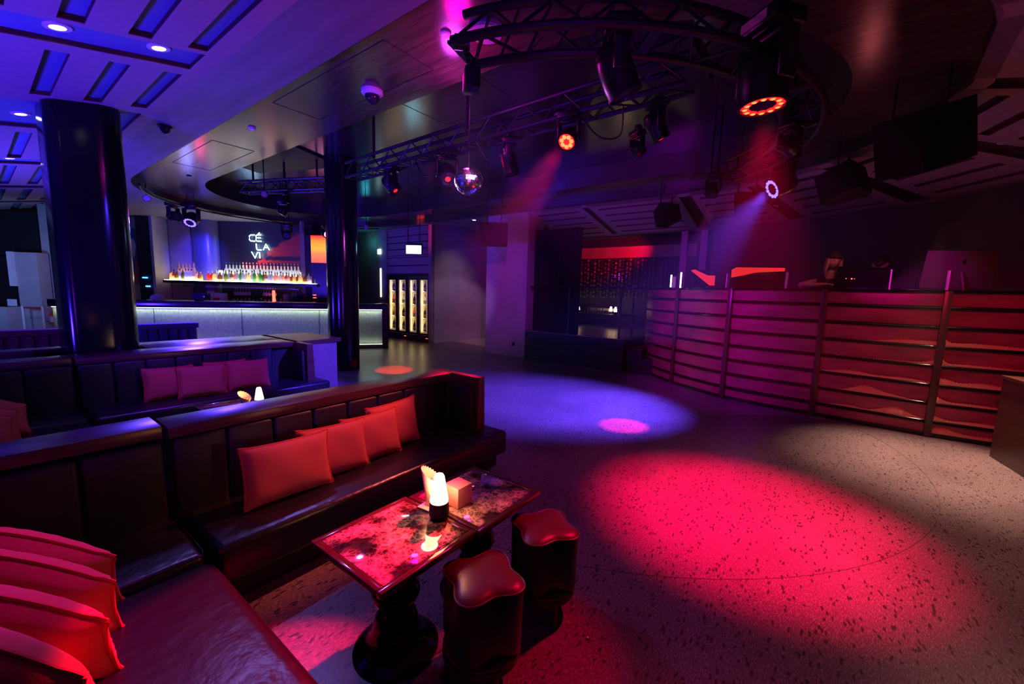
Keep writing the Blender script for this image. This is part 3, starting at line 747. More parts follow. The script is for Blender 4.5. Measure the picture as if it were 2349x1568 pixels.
for k, (x, y, yaw, ln, ro, lb) in enumerate([
    (0.05, 2.24, -.60, -.18, .02, 'red cushion in the bottom left stack, the farthest back one'),
    (0.03, 2.07, -.65, -.18, .02, 'red cushion in the bottom left stack, second from the back'),
    (0.00, 1.87, -.72, -.2, .0, 'red cushion in the bottom left stack with its dark face showing, third from the back'),
    (-0.03, 1.68, -.90, -.2, -.03, 'red cushion closest to the viewer in the bottom left corner')]):
    cushion((x, y, ZS), yaw, ln, ro, lb, G, (.54, .40, .16), 20 + k, .5)
G = 'purple-lit cushions on the rear sofa'
for k, (x, y, yaw, ln, lb) in enumerate([
    (1.24, 5.50, .05, .2, 'purple-lit cushion on the rear sofa, leftmost and partly hidden'), (1.50, 5.38, -.10, .3, 'purple-lit cushion on the rear sofa, second from left and leaning forward of the first'),
    (1.78, 5.52, .08, .2, 'purple-lit cushion on the rear sofa, third from left between two others'), (1.98, 5.42, -.06, .28, 'purple-lit cushion on the rear sofa, rightmost')]):
    cushion((x, y, ZS), yaw, ln, 0.02, lb, G, (.44, .34, .12), 40 + k)
for k, (x, y) in enumerate([(-.0, 4.98), (-.06, 4.8), (-.1, 4.6)]):
    cushion((x, y, ZS), 0.2 - .05 * k, .35, 0.02, ['dim pink cushion behind the front ledge at the left edge, rear one of three', 'dim pink cushion behind the front ledge at the left edge, middle one of three', 'dim pink cushion behind the front ledge at the left edge, front one of three'][k], 'cushions on the rear side run', (.46, .38, .14), 60 + k, .4)

# ---- tables: two square marble tops pushed together, each on a turned pedestal
def table(cx_, cy_, label, w_=0.5, d_=0.495, group='marble lounge tables'):
    t = thing('lounge_table', label, 'table', (cx_, cy_, 0), 0, group)
    z = .53
    mb = MB(); rim = .03
    for (x, y, a, b) in ((cx_, cy_ - d_ / 2 + rim / 2, w_, rim), (cx_, cy_ + d_ / 2 - rim / 2, w_, rim), (cx_ - w_ / 2 + rim / 2, cy_, rim, d_ - 2 * rim), (cx_ + w_ / 2 - rim / 2, cy_, rim, d_ - 2 * rim)):
        mb.box((x, y, z - .014), (a, b, .028), .004)
    mesh('table_rim', mb, 'table_rim', t)
    mesh('table_top', MB().box((cx_, cy_, z - .012), (w_ - 2 * rim - .002, d_ - 2 * rim - .002, .022), .002), 'marble', t)
    mb = MB(); mb.hexa([(cx_ - w_ * .36, cy_ - d_ * .36, z - .07), (cx_ + w_ * .36, cy_ - d_ * .36, z - .07), (cx_ + w_ * .36, cy_ + d_ * .36, z - .07), (cx_ - w_ * .36, cy_ + d_ * .36, z - .07)],
                       [(cx_ - w_ * .47, cy_ - d_ * .47, z - .029), (cx_ + w_ * .47, cy_ - d_ * .47, z - .029), (cx_ + w_ * .47, cy_ + d_ * .47, z - .029), (cx_ - w_ * .47, cy_ + d_ * .47, z - .029)])
    mesh('underframe', mb, 'black_satin', t)
    prof = [(.0001, 0), (.185, 0), (.187, .006), (.175, .016), (.15, .028), (.125, .05), (.108, .085), (.1, .12), (.09, .16), (.075, .19), (.06, .205), (.072, .22), (.095, .24), (.105, .27), (.1, .3), (.08, .32), (.075, .335), (.095, .35), (.115, .38), (.118, .41), (.1, .44), (.07, .46), (.0001, .46)]
    mesh('pedestal', MB().lathe(prof, (cx_, cy_ , 0), 40), 'black_gloss', t, ang=60)
    return t
table(1.044, 1.385, 'red-lit marble lounge table nearest the viewer, on a black turned pedestal')
table(1.549, 1.369, 'dark marble lounge table pushed against the far side of the red-lit one')
table(1.37, 4.06, 'marble lounge table in front of the rear sofa, only its edge showing', group='rear tables')

def table_lamp(x, y, z, label, s=1.0, group=None):
    t = thing('table_lamp', label, 'lamp', (x, y, z), 0, group)
    mesh('base', MB().lathe([(.0001, 0), (.030 * s, 0), (.036 * s, .012 * s), (.037 * s, .022 * s), (.034 * s, .058 * s), (.032 * s, .06 * s), (.0001, .06 * s)], (x, y, z), 28), 'black_matt', t)
    mesh('shade', MB().lathe([(.0001, .0605 * s), (.0325 * s, .0605 * s), (.0335 * s, .066 * s), (.0185 * s, .155 * s), (.014 * s, .163 * s), (.0001, .166 * s)], (x, y, z), 28), 'lampshade', t, ang=60)
    return t
table_lamp(1.268, 1.352, .531, 'glowing cone table lamp with a black base on the marble tables', 1.3)
point((1.268, 1.352, .72), (1.0, .3, .12), 5, .05)
# napkin glass on a coaster
t = thing('napkin_glass', 'glass tumbler holding fanned paper napkins, on a coaster beside the table lamp', 'glass of napkins', (1.315, 1.46, .536))
mesh('tumbler', MB().lathe([(.0001, 0), (.028, 0), (.036, .1), (.034, .1), (.026, .012), (.0001, .012)], (1.315, 1.46, .538), 24), 'clear_amber', t)
mb = MB(); vs = []; fs = []; n = 48
for k in range(n + 1):
    a = 2 * PI * k / n; zig = .0035 if k % 2 else -.0035
    top = .15 - .035 * math.cos(a + 0.9)
    vs += [(1.315 + .024 * math.cos(a), 1.46 + .024 * math.sin(a), .552), (1.315 + (.049 + zig * .3) * math.cos(a), 1.46 + (.049 + zig * .3) * math.sin(a), .545 + top + zig)]
for k in range(n): fs.append((2 * k, 2 * k + 2, 2 * k + 3, 2 * k + 1))
mb.add(vs, fs)
for q in range(3):
    vs = []; fs = []
    for k in range(9):
        a = -1 + 2 * k / 8; rr = .036 - .009 * q
        vs += [(1.315 + rr * a * .4 - .01 * q + .01, 1.46 + rr * a, .56), (1.315 + rr * a * .6 + .012 - .012 * q, 1.46 + rr * 1.1 * a, .665 - .02 * a * a + .004 * (k % 2))]
    for k in range(8): fs.append((2 * k, 2 * k + 2, 2 * k + 3, 2 * k + 1))
    mb.add(vs, fs)
mesh('napkins', mb, 'paper', t)
solo('coaster', MB().box((1.312, 1.452, .5335), (.1, .1, .005), .001, rz=.1), 'paper', 'square pale coaster under the glass of napkins', 'coaster', (1.312, 1.452, .531))
solo('paper_box', MB().box((1.42, 1.375, .583), (.1, .1, .104), .002, rz=-.02), 'paper_box', 'small plain cube box behind the table lamp', 'box', (1.42, 1.375, .531))
table_lamp(1.49, 3.9, .531, 'glowing table lamp seen above the front ledge, on the rear table', 1.05)
point((1.49, 3.9, .72), (1, .5, .25), 2, .05)
t = thing('napkin_glass', 'folded white napkins in a holder left of the rear table lamp', 'glass of napkins', (1.385, 3.93, .531))
mesh('tumbler', MB().lathe([(.0001, 0), (.022, 0), (.028, .09), (.026, .09), (.0001, .01)], (1.385, 3.93, .531), 20), 'clear_amber', t)
mb = MB(); vs = []; fs = []
for k in range(33):
    a = 2 * PI * k / 32; zig = .003 if k % 2 else -.003
    vs += [(1.385 + .018 * math.cos(a), 3.93 + .018 * math.sin(a), .545), (1.385 + .05 * math.cos(a), 3.93 + .045 * math.sin(a), .645 - .035 * math.cos(a + 1) + zig)]
for k in range(32): fs.append((2 * k, 2 * k + 2, 2 * k + 3, 2 * k + 1))
mb.add(vs, fs); mesh('napkins', mb, 'paper', t)

# ---- stools: four-lobed drum on a ring base
def stool(cx_, cy_, rot, label):
    t = thing('stool', label, 'stool', (cx_, cy_, 0), 0, 'four-lobed stools')
    def lobe(rb, amp, n=96):
        out = []
        for k in range(n):
            a = 2 * PI * k / n; rr = 1.2 * (rb + amp * math.cos(4 * (a - rot))); out.append((cx_ + rr * math.cos(a), cy_ + rr * math.sin(a)))
        return out
    # top: gently domed cushion
    mb = MB(); rings = [(1.0, .0), (.93, .010), (.8, .017), (.6, .021), (.35, .023), (.12, .024)]
    vs = []; fs = []; n = 96
    for s_, dz in rings:
        for (x, y) in lobe(.125, .021): vs.append((cx_ + (x - cx_) * s_, cy_ + (y - cy_) * s_, .435 + dz))
    for k in range(len(rings) - 1):
        for i in range(n): fs.append((k * n + i, k * n + (i + 1) % n, (k + 1) * n + (i + 1) % n, (k + 1) * n + i))
    fs.append(tuple(range((len(rings) - 1) * n, len(rings) * n)))
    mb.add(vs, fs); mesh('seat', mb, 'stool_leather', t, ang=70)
    mesh('piping', MB().tube([(x, y, .437) for x, y in lobe(.1265, .0213, 96)], .004, 8, True), 'stool_leather', t)
    mb = MB(); levels = [(.434, .1255, .021), (.41, .129, .017), (.35, .134, .009), (.27, .135, .006), (.2, .133, .008), (.165, .128, .013), (.155, .12, .015)]
    vs = []; fs = []
    for z, rb, am in levels:
        for i, (x, y) in enumerate(lobe(rb, am)):
            a = 2 * PI * i / n
            zz = z + (.014 * (1 - math.cos(4 * (a - rot))) if z < .18 else 0)
            vs.append((x, y, zz))
    for k in range(len(levels) - 1):
        for i in range(n): fs.append((k * n + i, k * n + (i + 1) % n, (k + 1) * n + (i + 1) % n, (k + 1) * n + i))
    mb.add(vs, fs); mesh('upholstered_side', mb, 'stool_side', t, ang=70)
    mesh('brass_plate', MB().lathe([(.0001, .158), (.158, .158), (.158, .150), (.0001, .150)], (cx_, cy_, 0), 48), 'stool_brass', t)
    mesh('base_ring', MB().lathe([(.12, .15), (.162, .15), (.164, .12), (.14, .118), (.12, .12)], (cx_, cy_, 0), 48), 'stool_wood', t)
    for k in range(4):
        a = rot + PI / 4 + k * PI / 2
        mesh('leg', MB().cyl((cx_ + .142 * math.cos(a), cy_ + .142 * math.sin(a), .122), (cx_ + .150 * math.cos(a), cy_ + .150 * math.sin(a), 0), .017, .012, 12), 'stool_wood', t)
    return t
stool(1.185, 1.0, .30, 'four-lobed black leather stool with a red-lit seat, nearest the viewer')
stool(1.655, 1.0, .20, 'four-lobed black leather stool with a red-lit seat, behind the nearest one')
solo('paper_scrap', MB().box((1.62, .72, .006), (.012, .007, .006), .001, rz=.6), 'paper', 'tiny pale scrap on the floor right of the stools', 'litter', (1.62, .72, 0))

# ================================================================== BAR
BX = Vector((.852, -.524, 0)).normalized(); BN = Vector((-BX.y * -1, 0, 0))
BN = Vector((BX.y, -BX.x, 0))                     # towards the room
PL = Vector((2.2, 12.0, 0)) - BX * 1.4; PR = Vector((6.75, 9.22, 0)); BL = (PR - PL).length
BRA = math.atan2(BX.y, BX.x)
def bb(a0, a1, n0, n1, z0, z1, bev=0):
    c = PL + BX * (a0 + a1) / 2 + BN * (n0 + n1) / 2
    return MB().box((c.x, c.y, (z0 + z1) / 2), (a1 - a0, abs(n1 - n0), z1 - z0), bev, BRA)
t = thing('bar_counter', 'long bar counter with a dark top and a glowing grey-green front panel', 'bar counter', tuple(PL + BX * BL / 2))
mesh('counter_top', bb(0, BL, .06, -.62, 1.05, 1.2, .01), 'bar_top', t)
mesh('front_panel', bb(0, BL - .14, -.10, -.14, .13, 1.03), 'bar_panel', t)
mesh('light_strip', bb(0, BL - .14, -.06, -.09, 1.03, 1.045), 'strip_white', t)
mesh('light_strip', bb(0, BL - .14, -.03, -.07, .115, .125), 'led_small_red' if False else 'strip_white', t)
mesh('kick_board', bb(0, BL - .05, -.05, -.16, 0, .11), 'bar_kick', t)
mesh('end_post', bb(BL - .15, BL, -.0, -.6, 0, 1.05), 'black_satin', t)
for k in range(1, 4): mesh('panel_seam', bb(BL * k / 4, BL * k / 4 + .008, -.095, -.105, .13, 1.03), 'black_matt', t)
a = PL + BX * BL * .5
area(tuple(a + BN * -.05 + Vector((0, 0, 1.02))), tuple(a + BN * -.11 + Vector((0, 0, .6))), (.78, 1, .7), 16, BL, .03)
bpy.context.view_layer.update()
C.objects[-1].rotation_euler = (Matrix.Rotation(BRA, 4, 'Z') @ Matrix.Rotation(R(-14), 4, 'X')).to_euler()
area(tuple(a + BN * -.04 + Vector((0, 0, .14))), (0, 0, 0), (.8, 1, .75), 4.0, BL, .03)
C.objects[-1].rotation_euler = (Matrix.Rotation(BRA, 4, 'Z') @ Matrix.Rotation(PI + R(14), 4, 'X')).to_euler()

# back bar shelf and lower counter
t = thing('back_bar_shelf', 'back bar shelf glowing white under the rows of bottles', 'shelf', L(-8, 12.2, 1.66))
mesh('shelf_board', Lbox(-10.25, -5.75, 12.0, 12.6, 1.60, 1.68), 'black_satin', t)
mesh('glow_top', Lbox(-10.22, -5.78, 12.02, 12.58, 1.681, 1.69), 'shelf_glow', t)
mesh('led_line', Lbox(-10.22, -5.78, 12.01, 12.02, 1.675, 1.69), 'lamp_white', t)
mesh('back_glow', Lbox(-10.22, -5.78, 12.585, 12.6, 1.69, 2.02), 'shelf_glow', t)
for d_ in (12.14, 12.44): area(L(-8, d_, 1.70), L(-8, d_, 3), (1, .93, .75), 16, 4.4, .04); C.objects[-1].rotation_euler = (PI, 0, BRZ)
mesh('glass_rack', Lbox(-9.1, -6.3, 12.05, 12.1, 1.5, 1.515), 'steel', t)
t = thing('back_counter', 'dark steel-topped counter below the bottle shelf', 'counter', L(-8, 12.3, 0))
mesh('counter_top', Lbox(-10.4, -5.75, 11.9, 12.7, 1.08, 1.12), 'steel', t); mesh('cabinet', Lbox(-10.4, -5.75, 12.0, 12.7, 0, 1.08), 'black_matt', t)
struct('wall_bar_panel', Lbox(-8.95, -6.36, 12.66, 12.7, 1.7, 3.5), 'bar_panel_dark')
mb = MB(); c = L(-9.42, 12.78); mb.lathe([(.4, 1.12), (.4, 3.5)], (c[0], c[1], 0), 32); struct('wall_bar_column', mb, 'column_blue')
spot(L(-8.45, 12.3, 2.12), L(-7.0, 12.66, 2.48), (1, .03, .02), 1300, 34, .25, .02)  # added red spot standing in for the orange screen's reflection on the panel

BK = {}
def bottle_proto(kind, prof, body, cap, h, capr):
    prof = [(r * 1.15, z) for r, z in prof]
    t = thing('bottle', '', 'bottle')
    mesh('body', MB().lathe([(.0001, 0)] + prof, n=12), body, t, ang=50)
    mesh('cap', MB().cyl((0, 0, h - .045), (0, 0, h), capr, n=10), cap, t)
    if kind in ('tall', 'amber', 'squat', 'clear'): mesh('label', MB().lathe([(prof[0][0] + .001, .05), (prof[0][0] + .001, .12)], n=12), 'label_white', t)
    BK[kind] = [t, False]
std = lambda r, h: [(r, .003), (r, h * .58), (r * .8, h * .66), (.014, h * .74), (.013, h - .02)]
bottle_proto('frosted', [(.045, .003), (.047, .3), (.04, .36), (.018, .41), (.016, .5)], 'glass_frosted', 'capblue', .58, .019)
bottle_proto('tall', std(.038, .52), 'glass_honey', 'capgold', .52, .018)
bottle_proto('amber', std(.042, .31), 'glass_amber', 'capblack', .31, .016)
bottle_proto('honey', std(.048, .27), 'glass_honey', 'capgold', .27, .018)
bottle_proto('clear', std(.04, .33), 'glass_clearish', 'capblack', .33, .016)
bottle_proto('green', std(.038, .36), 'glass_green', 'capblack', .36, .016)
bottle_proto('red', std(.042, .28), 'glass_redglass', 'label_white', .28, .016)
bottle_proto('squat', [(.055, .003), (.06, .1), (.05, .17), (.02, .2), (.018, .24)], 'glass_amber', 'capgold', .26, .022)
bottle_proto('rose', std(.036, .3), 'glass_rose', 'capgold', .3, .015)
bottle_proto('olive', std(.042, .32), 'glass_olive', 'label_yellow', .32, .018)
def put_bottle(kind, loc, label, group):
    p, used = BK[kind]
    if not used: p.location = loc; p['label'] = label; p['group'] = group; BK[kind][1] = True; return p
    return dup(p, loc, 0, label, group)
zs = 1.691
for k in range(22): put_bottle('frosted', L(-8.68 + .1035 * k, 12.45, zs), 'frosted tall bottle with a blue cap in the back row of the middle shelf', 'frosted bottles in a row')
for k in range(3): put_bottle('frosted', L(-6.08 + .1 * k, 12.45, zs), 'frosted tall bottle at the right end of the back bar shelf', 'frosted bottles at the right end')
for k in range(6): put_bottle('tall', L(-10.1 + .105 * k, 12.45, zs), 'tall gold-capped bottle in the back row of the left shelf', 'gold-capped bottles')
for k, kd in enumerate(['honey', 'amber', 'squat', 'clear', 'olive', 'clear', 'clear', 'clear', 'tall', 'honey', 'squat']):
    put_bottle(kd, L(-10.13 + .085 * k, 12.18, zs), kd.replace('clear', 'clear glass').replace('tall', 'tall honey-coloured') + ' bottle in the front row of the left shelf', 'front row bottles on the left shelf, ' + kd)
seq = ['red', 'red', 'honey', 'clear', 'squat', 'clear', 'olive', 'clear', 'amber', 'rose', 'clear', 'green', 'clear', 'clear', 'honey', 'clear', 'green', 'honey', 'green', 'olive', 'amber', 'clear', 'clear', 'rose', 'rose', 'clear', 'rose', 'amber', 'rose', 'squat', 'honey', 'squat', 'honey']
for k, kd in enumerate(seq):
    put_bottle(kd, L(-9.0 + .0845 * k, 12.14 + .03 * (k % 2), zs), {'clear': 'clear glass', 'red': 'red', 'honey': 'honey-coloured', 'squat': 'squat amber', 'olive': 'olive-green', 'amber': 'amber', 'rose': 'rose-coloured', 'green': 'dark green'}[kd] + ' bottle in the front row of the middle shelf', 'front row bottles on the middle shelf, ' + kd)
for k, kd in enumerate(['squat', 'clear', 'rose', 'honey']):
    put_bottle(kd, L(-6.15 + .1 * k, 12.15, zs), {'clear': 'clear glass', 'honey': 'honey-coloured', 'squat': 'squat amber', 'rose': 'rose-coloured'}[kd] + ' bottle at the right end of the back bar shelf', None)
area(L(-8, 12.62, 1.95), L(-8, 12.2, 1.9), (1, .9, .7), 9, 4.4, .4)
C.objects[-1].rotation_euler = (Matrix.Rotation(BRZ, 4, 'Z') @ Matrix.Rotation(R(-90), 4, 'X')).to_euler()
# hanging stemware
def wineglass(name, parent_label, loc, flip=True, s=1.0, group=None, mt='clear'):
    prof = [(.03, 0), (.03, .002), (.004, .006), (.003, .075), (.012, .085), (.032, .11), (.035, .14), (.028, .18)]
    if flip: prof = [(r, -z) for r, z in prof]
    return solo(name, MB().lathe([(r * s, z * s) for r, z in prof], loc, 14, cap=False), mt, parent_label, 'glass', loc, group)
g0 = wineglass('wine_glass', 'stemmed glass hanging upside down from the rack under the bottle shelf', L(-9.0, 12.08, 1.5), True, 1.15, 'hanging stemmed glasses')
for s_ in [-8.92, -8.84, -8.2, -8.12, -8.04, -7.96, -7.88, -7.78, -7.35, -7.28, -7.2, -7.1, -7.02, -6.5, -6.42]:
    dup(g0, L(s_, 12.08, 1.5))
g1 = solo('tumbler', MB().lathe([(.028, 0), (.024, -.055)], L(-9.0, 12.02, 1.55), 10), 'clear', 'small glass in the close-packed row along the shelf edge', 'glass', L(-9.0, 12.02, 1.55), 'glasses along the shelf edge')
for k in range(1, 34): dup(g1, L(-9.0 + .078 * k, 12.02, 1.55))
# things on the counters
def monitor(s_, d_, z, w_, h_, label, m_='black_satin'):
    t = thing('till_screen', label, 'screen', L(s_, d_, z))
    mesh('screen', Lbox(s_ - w_ / 2, s_ + w_ / 2, d_ - .02, d_ + .02, z + .04, z + .04 + h_, .008), m_, t); mesh('stand', Lbox(s_ - .07, s_ + .07, d_ - .06, d_ + .06, z, z + .04), 'black_matt', t)
monitor(-7.42, 9.65, 1.2, .3, .14, 'dark till screen on the bar below the left bottles', 'lens_dark')
monitor(-6.35, 12.1, 1.12, .32, .22, 'dark till screen under the shelf at the right end of the bar', 'lens_dark')
t = thing('napkin_caddy', 'white and red caddy standing on the back counter left of the hanging glasses', 'caddy', L(-8.65, 12.05, 1.12))
mesh('body', Lbox(-8.87, -8.45, 11.98, 12.12, 1.12, 1.34, .01), 'white_metal', t); mesh('red_front', Lbox(-8.78, -8.6, 11.96, 11.98, 1.14, 1.2), 'extinguisher', t)
t = thing('ice_bucket', 'clear domed ice container on the left end of the bar', 'container', L(-8.15, 9.35, 1.2))
c = L(-8.15, 9.35, 1.2); mesh('dome', MB().sphere((c[0], c[1], c[2] + .04), .13, 20, 8, (1, 1, .75)), 'clear', t); mesh('contents', MB().box((c[0], c[1], c[2] + .07), (.16, .12, .09), .03), 'black_satin', t)
solo('towel_dispenser', Lbox(-6.75, -6.6, 12.0, 12.15, 1.12, 1.36, .01), 'plaster_grey', 'pale upright box on the back counter at the right', 'box', L(-6.67, 12.07, 1.12))
r2 = random.Random(3)
for k in range(14):
    s_ = -8.2 + .115 * k; c = L(s_, 12.0, 1.12); hh = r2.uniform(.05, .12)
    solo('bar_tool', MB().cyl(c, (c[0], c[1], c[2] + hh), .02, .026, 10), 'steel' if k % 3 else 'clear', 'small steel or glass bar vessel in the row on the back counter', 'bar tool', c, 'small vessels on the back counter')
solo('red_bottle', MB().cyl(L(-7.02, 12.0, 1.12), L(-7.02, 12.0, 1.46), .045, .035, 12), 'led_small_red', 'glowing red upright sign light under the shelf', 'light', L(-7.02, 12.0, 1.12))
for s_, z, w_, m_, lb in [(-10.83, 1.73, .14, 'led_small_blue', 'upper small blue light on the dark pillar left of the bar'), (-10.76, 1.48, .12, 'led_small_blue', 'lower small blue light on the dark pillar left of the bar')]:
    solo('indicator_light', Lbox(s_ - w_ / 2, s_ + w_ / 2, 12.06, 12.09, z - .02, z + .02), m_, lb, 'light', L(s_, 12.08, z))
for z, lb in [(1.36, 'upper small red light below the orange screen'), (1.28, 'lower small red light below the orange screen')]:
    solo('indicator_light', Lbox(-5.9, -5.82, 12.06, 12.09, z - .012, z + .012), 'led_small_red', lb, 'light', L(-5.86, 12.08, z))
t = thing('wall_screen', 'glowing orange and yellow screen beside the slim black column', 'screen', L(-5.75, 12.1, 2.32))
mesh('bezel', Lbox(-5.94, -5.3, 12.1, 12.2, 1.2, 3.1), 'black_satin', t)
m_ = mat('screen_grad', (0, 0, 0), .3); nt = m_.node_tree; b_ = nt.nodes['Principled BSDF']
tc = nt.nodes.new('ShaderNodeTexCoord'); sx = nt.nodes.new('ShaderNodeSeparateXYZ'); cr = nt.nodes.new('ShaderNodeValToRGB')
nt.links.new(tc.outputs['Generated'], sx.inputs[0]); nt.links.new(sx.outputs['Z'], cr.inputs[0]); nt.links.new(cr.outputs[0], b_.inputs['Emission Color'])
e_ = cr.color_ramp.elements; e_[0].position = 0; e_[0].color = (1, .13, .02, 1); e_[1].position = 1; e_[1].color = (1, .02, .02, 1)
e_.new(.35).color = (1, .28, .05, 1); e_.new(.5).color = (1, .5, .01, 1); e_.new(.75).color = (1, .35, .01, 1)
b_.inputs['Emission Strength'].default_value = 1.1
mesh('display_or_reflection', Lbox(-5.93, -5.32, 12.085, 12.098, 2.3, 3.08), 'screen_grad', t)

# neon sign
t = thing('neon_sign', 'white-blue neon lettering CE LA VI on the dark wall above the bottles', 'sign', L(-7.9, 12.6, 2.7))
def nz(X, Y):
    x, y = 560 + X / 7.84, 500 + Y / 7.84
    return L(-8.12 * 12.6 / 12.7 + .0127 * (x - 570), 12.6, 1.6 + (3.13 - 1.6 - .0129 * (y - 537) + .00036 * (x - 570)) * .992)
letters = {'letter_c': [[(190, 300), (120, 300), (92, 322), (90, 385), (115, 410), (190, 412)]],
           'letter_e': [[(310, 300), (235, 300), (215, 320), (212, 393), (232, 412), (312, 414)], [(225, 354), (302, 354)], [(258, 284), (285, 262)]],
           'letter_l': [[(213, 460), (218, 555), (236, 574), (305, 573)]], 'letter_a': [[(340, 575), (395, 467), (455, 575)], [(372, 528), (422, 528)]],
           'letter_v': [[(118, 606), (180, 722), (234, 610)]], 'letter_i': [[(266, 614), (273, 724)]]}
for nm, st in letters.items():
    mb = MB()
    for s_ in st: mb.tube([nz(*p) for p in s_], .016, 8)
    mesh(nm, mb, 'neon', t)
point(L(-7.9, 12.3, 2.7), (.3, .5, 1), 7, .2)
# painting: plain generic portrait
t = thing('painting', 'tall dark-blue portrait painting of a pale-haired figure on the wall left of the bar', 'painting', L(-11.3, 12.3, 1.54))
mesh('canvas', Lbox(-11.5, -11.12, 12.29, 12.34, 1.56, 3.16), 'canvas_blue', t)
def flat(sx_, zz, rx, rzz, mt, nm):
    pts = []
    for k in range(20):
        a = 2 * PI * k / 20; pts.append((sx_ + rx * math.cos(a) * (1 + .12 * math.sin(3 * a)), zz + rzz * math.sin(a)))
    mb = MB(); mb.add([L(s, 12.285, z) for s, z in pts], [tuple(range(20))]); mesh(nm, mb, mt, t)
flat(-11.31, 2.6, .085, .27, 'paint_cream', 'painted_head'); flat(-11.33, 2.13, .05, .3, 'paint_blue', 'painted_collar'); flat(-11.27, 1.95, .09, .38, 'paint_red', 'painted_coat')

# ================================================================== COOLERS AND THE WALL ABOVE
mat('cooler_glow', (.6, .46, .12), .5, emit=(1, .68, .2), es=.16)
mat('tube_glow', (1, 1, 1), .5, emit=(1, .82, .45), es=5)
mat('cooler_glass', (1, 1, 1), .02, alpha=.1, spec=.6)
FB = {}
translucent('glass_dark', (.03, .035, .01), .2)
for kd, bm_, h_ in (('champagne', 'glass_dark', .31), ('gold', 'glass_honey', .31), ('whitewine', 'glass_clearish', .31), ('pink', 'glass_rose', .31)):
    t = thing('wine_bottle', '', 'bottle'); FB[kd] = [t, False]
    mesh('body', MB().lathe([(.0001, 0), (.042, .003), (.042, .14), (.03, .2), (.016, .25), (.015, .3)], n=12), bm_, t, ang=50)
    mesh('foil', MB().cyl((0, 0, .24), (0, 0, .315), .019, .016, n=10), 'label_yellow' if kd != 'champagne' else 'capgold', t)
    mesh('label', MB().lathe([(.0435, .04), (.0435, .12)], n=12), 'label_yellow' if kd != 'whitewine' else 'label_white', t)
def put_wine(kd, loc, lb, gr):
    p, used = FB[kd]
    if not used: p.location = loc; p['label'] = lb; p['group'] = gr; FB[kd][1] = True
    else: dup(p, loc, 0, lb, gr)
for ci, (v0, lb) in enumerate([(10.41, 'left glass-door bottle cooler glowing yellow, next to the bar end'), (9.38, 'right glass-door bottle cooler glowing yellow, next to the pink-lit pilaster')]):
    v1 = v0 + 1.02; t = thing('drinks_cooler', lb, 'cooler', (8.65, (v0 + v1) / 2, 0), 0, 'bottle coolers')
    mb = MB().box((8.68, (v0 + v1) / 2, .1), (.6, 1.0, .2)).box((8.68, (v0 + v1) / 2, 1.98), (.6, 1.0, .08)).box((8.68, v0 + .01, 1), (.6, .03, 2)).box((8.68, v1 - .01, 1), (.6, .03, 2)).box((8.68, (v0 + v1) / 2, 1), (.6, .04, 1.9))
    mesh('cabinet', mb, 'black_satin', t)
    for vv in (v1 - .03, (v0 + v1) / 2 - .025): mesh('side_liner', MB().box((8.68, vv, 1.05), (.56, .005, 1.78)), 'cooler_glow', t)
    mesh('back_liner', MB().box((8.97, (v0 + v1) / 2, 1.05), (.02, .98, 1.8)), 'cooler_glow', t)
    for k in range(4):
        mb = MB()
        for q in range(5): mb.cyl((8.45 + .11 * q, v0 + .03, .32 + .41 * k), (8.45 + .11 * q, v1 - .03, .32 + .41 * k), .005, n=6)
        mesh('shelf', mb, 'chrome', t)
    for d in range(2):
        a0, a1 = (v0 + .02, v0 + .5) if d == 0 else (v0 + .52, v1 - .02)
        dr = mesh('door', MB().box((8.36, a0 + .03, 1.08), (.04, .06, 1.74)).box((8.36, a1 - .03, 1.08), (.04, .06, 1.74)).box((8.36, (a0 + a1) / 2, .24), (.04, a1 - a0, .06)).box((8.36, (a0 + a1) / 2, 1.93), (.04, a1 - a0, .06)), 'black_satin', t)
        g = mesh('glass_pane', MB().box((8.36, (a0 + a1) / 2, 1.08), (.008, a1 - a0 - .12, 1.64)), 'cooler_glass', dr)
        hd = mesh('handle', MB().cyl((8.325, a0 + .03 if d else a1 - .03, .8), (8.325, a0 + .03 if d else a1 - .03, 1.3), .009, n=8), 'steel', dr)
        mesh('light_tube', MB().cyl((8.42, a1 - .085, .3), (8.42, a1 - .085, 1.88), .012, n=8), 'tube_glow', t)
        area((8.44, a1 - .1, 1.1), (8.9, (a0 + a1) / 2, 1.1), (1, .8, .45), 3, .04, 1.5)
        gname = 'bottles behind the %s door of the %s cooler' % (('right', 'left')[d], ('left', 'right')[ci])
        for sh in range(4):
            kd = ['champagne', 'gold', 'champagne', 'champagne', 'gold', 'champagne', 'whitewine', 'champagne', 'gold', 'champagne', 'champagne', 'pink', 'champagne', 'whitewine', 'champagne', 'pink'][(ci * 7 + d * 5 + sh * 3) % 16]
            for q in range(4): put_wine(kd, (8.46 + .09 * (q % 2), a0 + .11 + .1 * q, .327 + .41 * sh), {'champagne': 'dark green', 'gold': 'golden', 'whitewine': 'pale', 'pink': 'rose'}[kd] + ' bottle in the ' + gname[12:], gname + ', ' + kd)
    mb = MB()
    for q in range(3): mb.sphere((8.365, v0 + .1 + .035 * q, .12), .009, 8, 4)
    mesh('indicator_lights', mb, 'led_small_red', t)
struct('trim_10', MB().box((8.36, 9.31, 1.75), (.1, .12, 3.5)), 'plaster_tan')
t = thing('louvre_panel', 'slatted wall panel above the two coolers', 'panel', (8.36, 10.4, 2.05))
mesh('backing', MB().box((8.42, 10.42, 2.77), (.04, 2.1, 1.46)), 'wall_black', t)
mb = MB()
for z0 in (2.1, 2.36): mb.box((8.37, 10.42, z0 + .11), (.05, 1.95, .225))
for z0 in (2.66, 2.86, 3.06, 3.26):
    mb.box((8.37, 9.9, z0 + .085), (.05, .86, .17)); mb.box((8.37, 10.93, z0 + .085), (.05, .92, .17))
